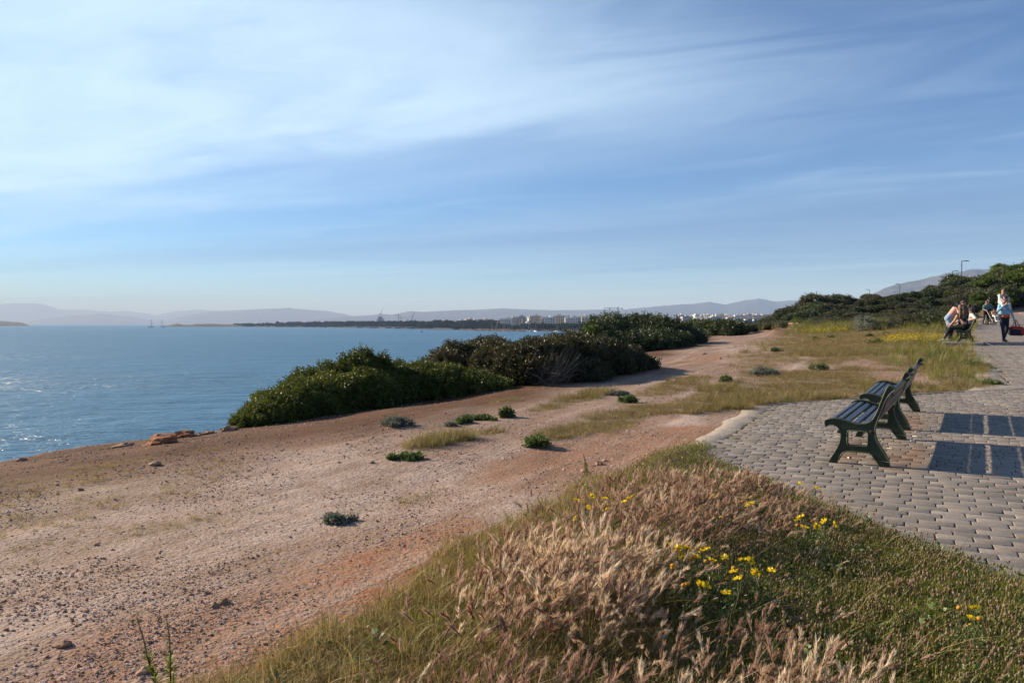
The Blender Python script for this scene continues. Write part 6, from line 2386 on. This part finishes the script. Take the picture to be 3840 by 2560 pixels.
x, y = at_bench(.10, .18)
person('woman in white top with sunglasses, arm over the bench back', (x, y, ZS), SEAT,
       dict(pelvis=(.0, .02, .53), chest=(.0, -.10, .90), neck=(-.02, -.13, 1.10), head=(-.05, -.10, 1.25), face=(-.8, .55, .05), sh_axis=(.9, .35, 0), el_l=(-.34, -.26, .86), wr_l=(-.16, -.08, .80), el_r=(.25, .02, .70), wr_r=(.12, .25, .60),
            kn_l=(-.10, .46, .55), an_l=(-.04, .60, .14), kn_r=(.10, .46, .52), an_r=(.06, .55, .09)), M_WHITEC, M_BLACK, M_WHITEC, M_HAIRD, sleeve=.5, extra=sunglasses,
       hair_segs=[((.0, -.16, 1.25), (.03, -.2, 1.05), .085, .075), ((.03, -.2, 1.08), (.04, -.2, .92), .075, .04)])


def cap(t, J, fw, upv, sd):
    h = J['head']
    segs = [(h + upv * .055, h + upv * .085, .098, .085, 0), (h + upv * .05 + fw * .09, h + upv * .045 + fw * .15, .035, .03, 0)]
    obj('cap', fuse(segs, .012, 'cap', [M_CAPB], 2), t)


x, y = at_bench(-.05, .66)
person('person in navy cap and pale blue shirt sitting farthest along the bench', (x, y, ZS), SEAT,
       dict(pelvis=(.0, .02, .53), chest=(-.02, .04, .94), neck=(-.03, .06, 1.16), head=(-.04, .10, 1.32), face=(-.45, .85, -.25), el_l=(-.24, .12, .76), wr_l=(-.12, .34, .66), el_r=(.24, .10, .76), wr_r=(.12, .34, .66),
            kn_l=(-.12, .47, .52), an_l=(-.12, .50, .09), kn_r=(.12, .47, .52), an_r=(.12, .50, .09)), M_BLUESH, M_NAVY, M_BLACK, M_HAIRD, sleeve=.5, extra=cap)
# standing man, bending towards them from the sea side
x, y = at_bench(-.36, 1.3)
person('man in pink shirt and light jeans bending over the seated group', (x, y, float(ground_z(x, y))), ROTZ - math.pi / 2,
       dict(pelvis=(.0, -.12, .94), chest=(.0, .14, 1.30), neck=(.0, .30, 1.46), head=(.0, .42, 1.54), face=(.1, .8, -.75), el_l=(-.24, .34, 1.08), wr_l=(-.14, .52, .92), el_r=(.26, .26, 1.06), wr_r=(.2, .42, .86),
            kn_l=(-.11, -.05, .50), an_l=(-.12, -.28, .09), kn_r=(.11, .06, .50), an_r=(.12, -.02, .09)), M_PINK, M_JEANS, M_BROWNS, M_HAIRD, sleeve=.5)

# man walking down the path with a child on his shoulders
D = 30.0
px_m = 3764
xm = (px_m - 1920) / 2880 * D
zm = float(land_z(xm, D)) + .012
FACE = math.pi - .05
man = person('man in light blue sweatshirt walking down the path, child on his shoulders', (xm, D, zm), FACE,
             dict(pelvis=(.0, .0, .95), chest=(.0, .02, 1.33), neck=(.0, .02, 1.53), head=(.0, .06, 1.66), face=(.05, 1, -.12), el_l=(-.31, -.04, 1.12), wr_l=(-.36, .04, .88), el_r=(.32, .16, 1.20), wr_r=(.12, .22, 1.42),
                  kn_l=(-.11, .02, .50), an_l=(-.10, -.16, .12), kn_r=(.10, .12, .51), an_r=(.09, .16, .09), toe_l=(-.11, .0, .04), toe_r=(.1, .34, .04)), M_SKYBLUE, M_NAVY, M_NAVY, M_HAIRD, sleeve=1, bulk=1.08,
             extra=lambda t, J, fw, upv, sd: obj('shirt_hem', fuse([((-.09, .055, 1.0), (.07, .075, 1.0), .085, .085, 0), ((-.07, .05, .99), (.05, .06, .99), .08, .08, 0)], .012, 'shirt_hem', [M_ORNG], 2), t))
person('small child in cream top riding on the man\'s shoulders', (xm, D, zm), FACE,
       dict(pelvis=(.0, -.17, 1.56), chest=(.0, -.14, 1.76), neck=(.0, -.10, 1.86), head=(.0, -.03, 1.95), face=(.1, 1, -.2), sh_axis=(.62, 0, 0), hip_axis=(.7, 0, 0), el_l=(-.17, .0, 1.70), wr_l=(-.09, .12, 1.60), el_r=(.17, .0, 1.70), wr_r=(.09, .12, 1.60),
            kn_l=(-.13, .10, 1.49), an_l=(-.11, .17, 1.32), kn_r=(.13, .10, 1.49), an_r=(.11, .17, 1.32), toe_l=(-.10, .24, 1.28), toe_r=(.10, .24, 1.28)), M_WHITEC, M_WHITEC, M_WHITEC, M_HAIRD, sleeve=1, bulk=.68)
# duffel bag in his left hand (on the right in the picture)
bag = thing('duffel_bag', 'red and navy duffel bag carried by the walking man', 'bag', (xm + .46, D - .05, zm + .26), 0.2)
bd = fuse([((-.20, 0, .17), (.22, 0, .15), .15, .14, 0), ((-.21, 0, .12), (.23, 0, .10), .14, .13, 0)], .012, 'bag_body', [M_NAVY], 4)
obj('bag_body', bd, bag)
obj('bag_top', fuse([((-.19, 0, .225), (.20, 0, .215), .135, .13, 0)], .012, 'bag_top', [M_REDB], 3), bag)
obj('side_panel', MB().box((.12, -.155, .12), (.12, .02, .14)).mesh('side_panel', M_REDB), bag)
for y_ in (-.09, .09):
    obj('handle', MB().tube([(-.14, y_ * 1.3, .12), (-.10, y_, .36), (-.09, 0, .56), (-.03, 0, .60), (.04, y_, .40), (.14, y_ * 1.3, .12)], .013, 6).mesh('handle', M_BLACK), bag)
obj('shoulder_strap', MB().tube([(-.16, 0, .28), (-.02, .05, .50), (.16, .03, .33), (.24, 0, .2)], .010, 6).mesh('shoulder_strap', M_BLACK), bag)

# couple with a pushchair, farther up
D = 52.0


def walker(px, label, top, legs, seed, hh, hair, ex=None, dy=0.0):
    x = (px - 1920) / 2880 * D
    z = float(land_z(x, D + dy)) + .012
    return person(label, (x, D + dy, z), math.pi, dict(pelvis=(.0, .0, .93), chest=(.0, .02, 1.28), neck=(.0, .03, 1.46), head=(.0, .07, 1.59), face=(0, 1, -.1), el_l=(-.25, .06, 1.10), wr_l=(-.17, .30, 1.02), el_r=(.25, .06, 1.10), wr_r=(.17, .30, 1.02),
                                                                      kn_l=(-.10, .08, .49), an_l=(-.10, .10, .09), kn_r=(.10, .0, .49), an_r=(.10, -.16, .10)), top, legs, M_BLACK, hair, sleeve=.5, scale=hh, voxel=.016)


walker(3722, 'walker in dark teal shirt pushing the pushchair', M_TEAL, M_BLACK, 1, .96, M_HAIRD, dy=.75)
walker(3736, 'walker in teal top and beige trousers beside the pushchair, half hidden', M_TEAL, M_BEIGE, 2, 1.02, M_HAIRD, dy=.95)
x = (3727 - 1920) / 2880 * D
z = float(land_z(x, D)) + .012
pc = thing('pushchair', 'black pushchair coming down the path', 'pushchair', (x, D, z), math.pi)
wheel = MB()
wheel.tube([(math.cos(a) * .11, 0, math.sin(a) * .11) for a in np.linspace(0, 2 * math.pi, 17)], .018, 6, cap=False)
wheel.tube([(-.0, -.02, 0), (0, .02, 0)], .03, 8)
for a in range(6):
    wheel.tube([(0, 0, 0), (math.cos(a * 1.05) * .11, 0, math.sin(a * 1.05) * .11)], .005, 4)
wm = wheel.mesh('wheel', M_RUBBER)
for sx in (-.27, .27):
    for sy in (-.28, .38):
        obj('wheel', wm, pc, (sx, sy, .128), (0, 0, 1.57))
mb = MB()
for sx in (-.25, .25):
    mb.tube([(sx, .38, .13), (sx * .95, -.05, .55), (sx * .95, -.48, 1.03)], .016, 6)
    mb.tube([(sx, -.28, .13), (sx * .95, .1, .62)], .016, 6)
mb.tube([(-.24, -.48, 1.03), (.24, -.48, 1.03)], .018, 6)
mb.tube([(-.25, .2, .3), (.25, .2, .3)], .012, 6)
obj('push_frame', mb.mesh('push_frame', M_STEEL), pc)
obj('seat', fuse([((-.14, -.12, .5), (.14, -.12, .5), .1, .1, 0), ((-.14, .1, .46), (.14, .1, .46), .06, .06, 0), ((-.14, -.2, .8), (.14, -.2, .8), .08, .08, 0), ((-.13, -.15, .55), (-.13, -.2, .8), .08, .08, 0), ((.13, -.15, .55), (.13, -.2, .8), .08, .08, 0)], .016, 'seat', [M_BLACK], 3), pc)
mb = MB()
V, F = [], []
for i in range(7):
    a = math.pi * .28 + i / 6 * math.pi * .5
    for k in range(5):
        V.append((-.23 + k * .115, -.12 + math.cos(a) * .33, .78 + math.sin(a) * .33))
for i in range(6):
    for k in range(4):
        F.append((i * 5 + k, i * 5 + k + 1, (i + 1) * 5 + k + 1, (i + 1) * 5 + k))
V2 = [(v[0] * .96, v[1] * .96, v[2] - .015) for v in V]
mb.add(V, F)
mb.add(V2, [tuple(reversed(f)) for f in F])
obj('hood', mb.mesh('hood', M_BLACK), pc)
obj('basket', MB().box((0, 0, .28), (.42, .45, .14)).mesh('basket', M_BLACK), pc)
person('toddler in light clothes sitting in the pushchair', (x, D, z), math.pi,
       dict(pelvis=(.0, .0, .62), chest=(.0, -.03, .80), neck=(.0, -.02, .90), head=(.0, .01, .98), face=(0, 1, -.05), sh_axis=(.6, 0, 0), hip_axis=(.7, 0, 0), el_l=(-.18, .02, .76), wr_l=(-.10, .14, .74), el_r=(.18, .02, .76), wr_r=(.10, .14, .74),
            kn_l=(-.08, .24, .58), an_l=(-.08, .32, .30), kn_r=(.08, .24, .58), an_r=(.08, .32, .30)), M_SKIN, M_WHITEC, M_WHITEC, M_HAIRD, sleeve=.5, bulk=.62, voxel=.016)

# cigarette ends on the paving
M_BUTT = mat('white_paper', (0.75, 0.72, 0.66), (0.66, 0.60, 0.50), 30, .8)
bme = MB().tube([(-.022, 0, 0), (.012, 0, 0), (.022, 0, 0)], [.0055, .0055, .0055], 6).mesh('cigarette_end', M_BUTT)
for i, (px, py) in enumerate(((3081, 1610), (3304, 1652), (3430, 1641), (3422, 1658), (3506, 1623), (3335, 1688), (3276, 1760), (3182, 1724), (3140, 1642), (3437, 1622))):
    g = on_ground(px, py)
    o = obj('cigarette_end', bme, None, (g[0], g[1], float(land_z(g[0], g[1])) + .017), (0, 0, i * 1.1), (1.2,) * 3)
    tag(o, 'white cigarette end lying on the grey paving near the benches', 'cigarette end', 'cigarette ends on the paving')

# ------------------------------------------------------------------ haze over sea and hills
m_haze = bpy.data.materials.new('sea_haze')
m_haze.use_nodes = True
nt = m_haze.node_tree
nt.nodes.remove(nt.nodes['Principled BSDF'])
pv = nt.nodes.new('ShaderNodeVolumePrincipled')
pv.inputs['Color'].default_value = (0.43, 0.61, 1.0, 1)
pv.inputs['Density'].default_value = 8.0e-5
pv.inputs['Absorption Color'].default_value = (0.4, 0.4, 0.4, 1)
pv.inputs['Anisotropy'].default_value = 0.0
nt.links.new(pv.outputs[0], nt.nodes['Material Output'].inputs['Volume'])
mb = MB()
mb.box((0, 14000, 430), (130000, 100000, 960))
hz = obj('haze', mb.mesh('haze', m_haze))
stuff(hz, 'thin bluish haze over the bay')
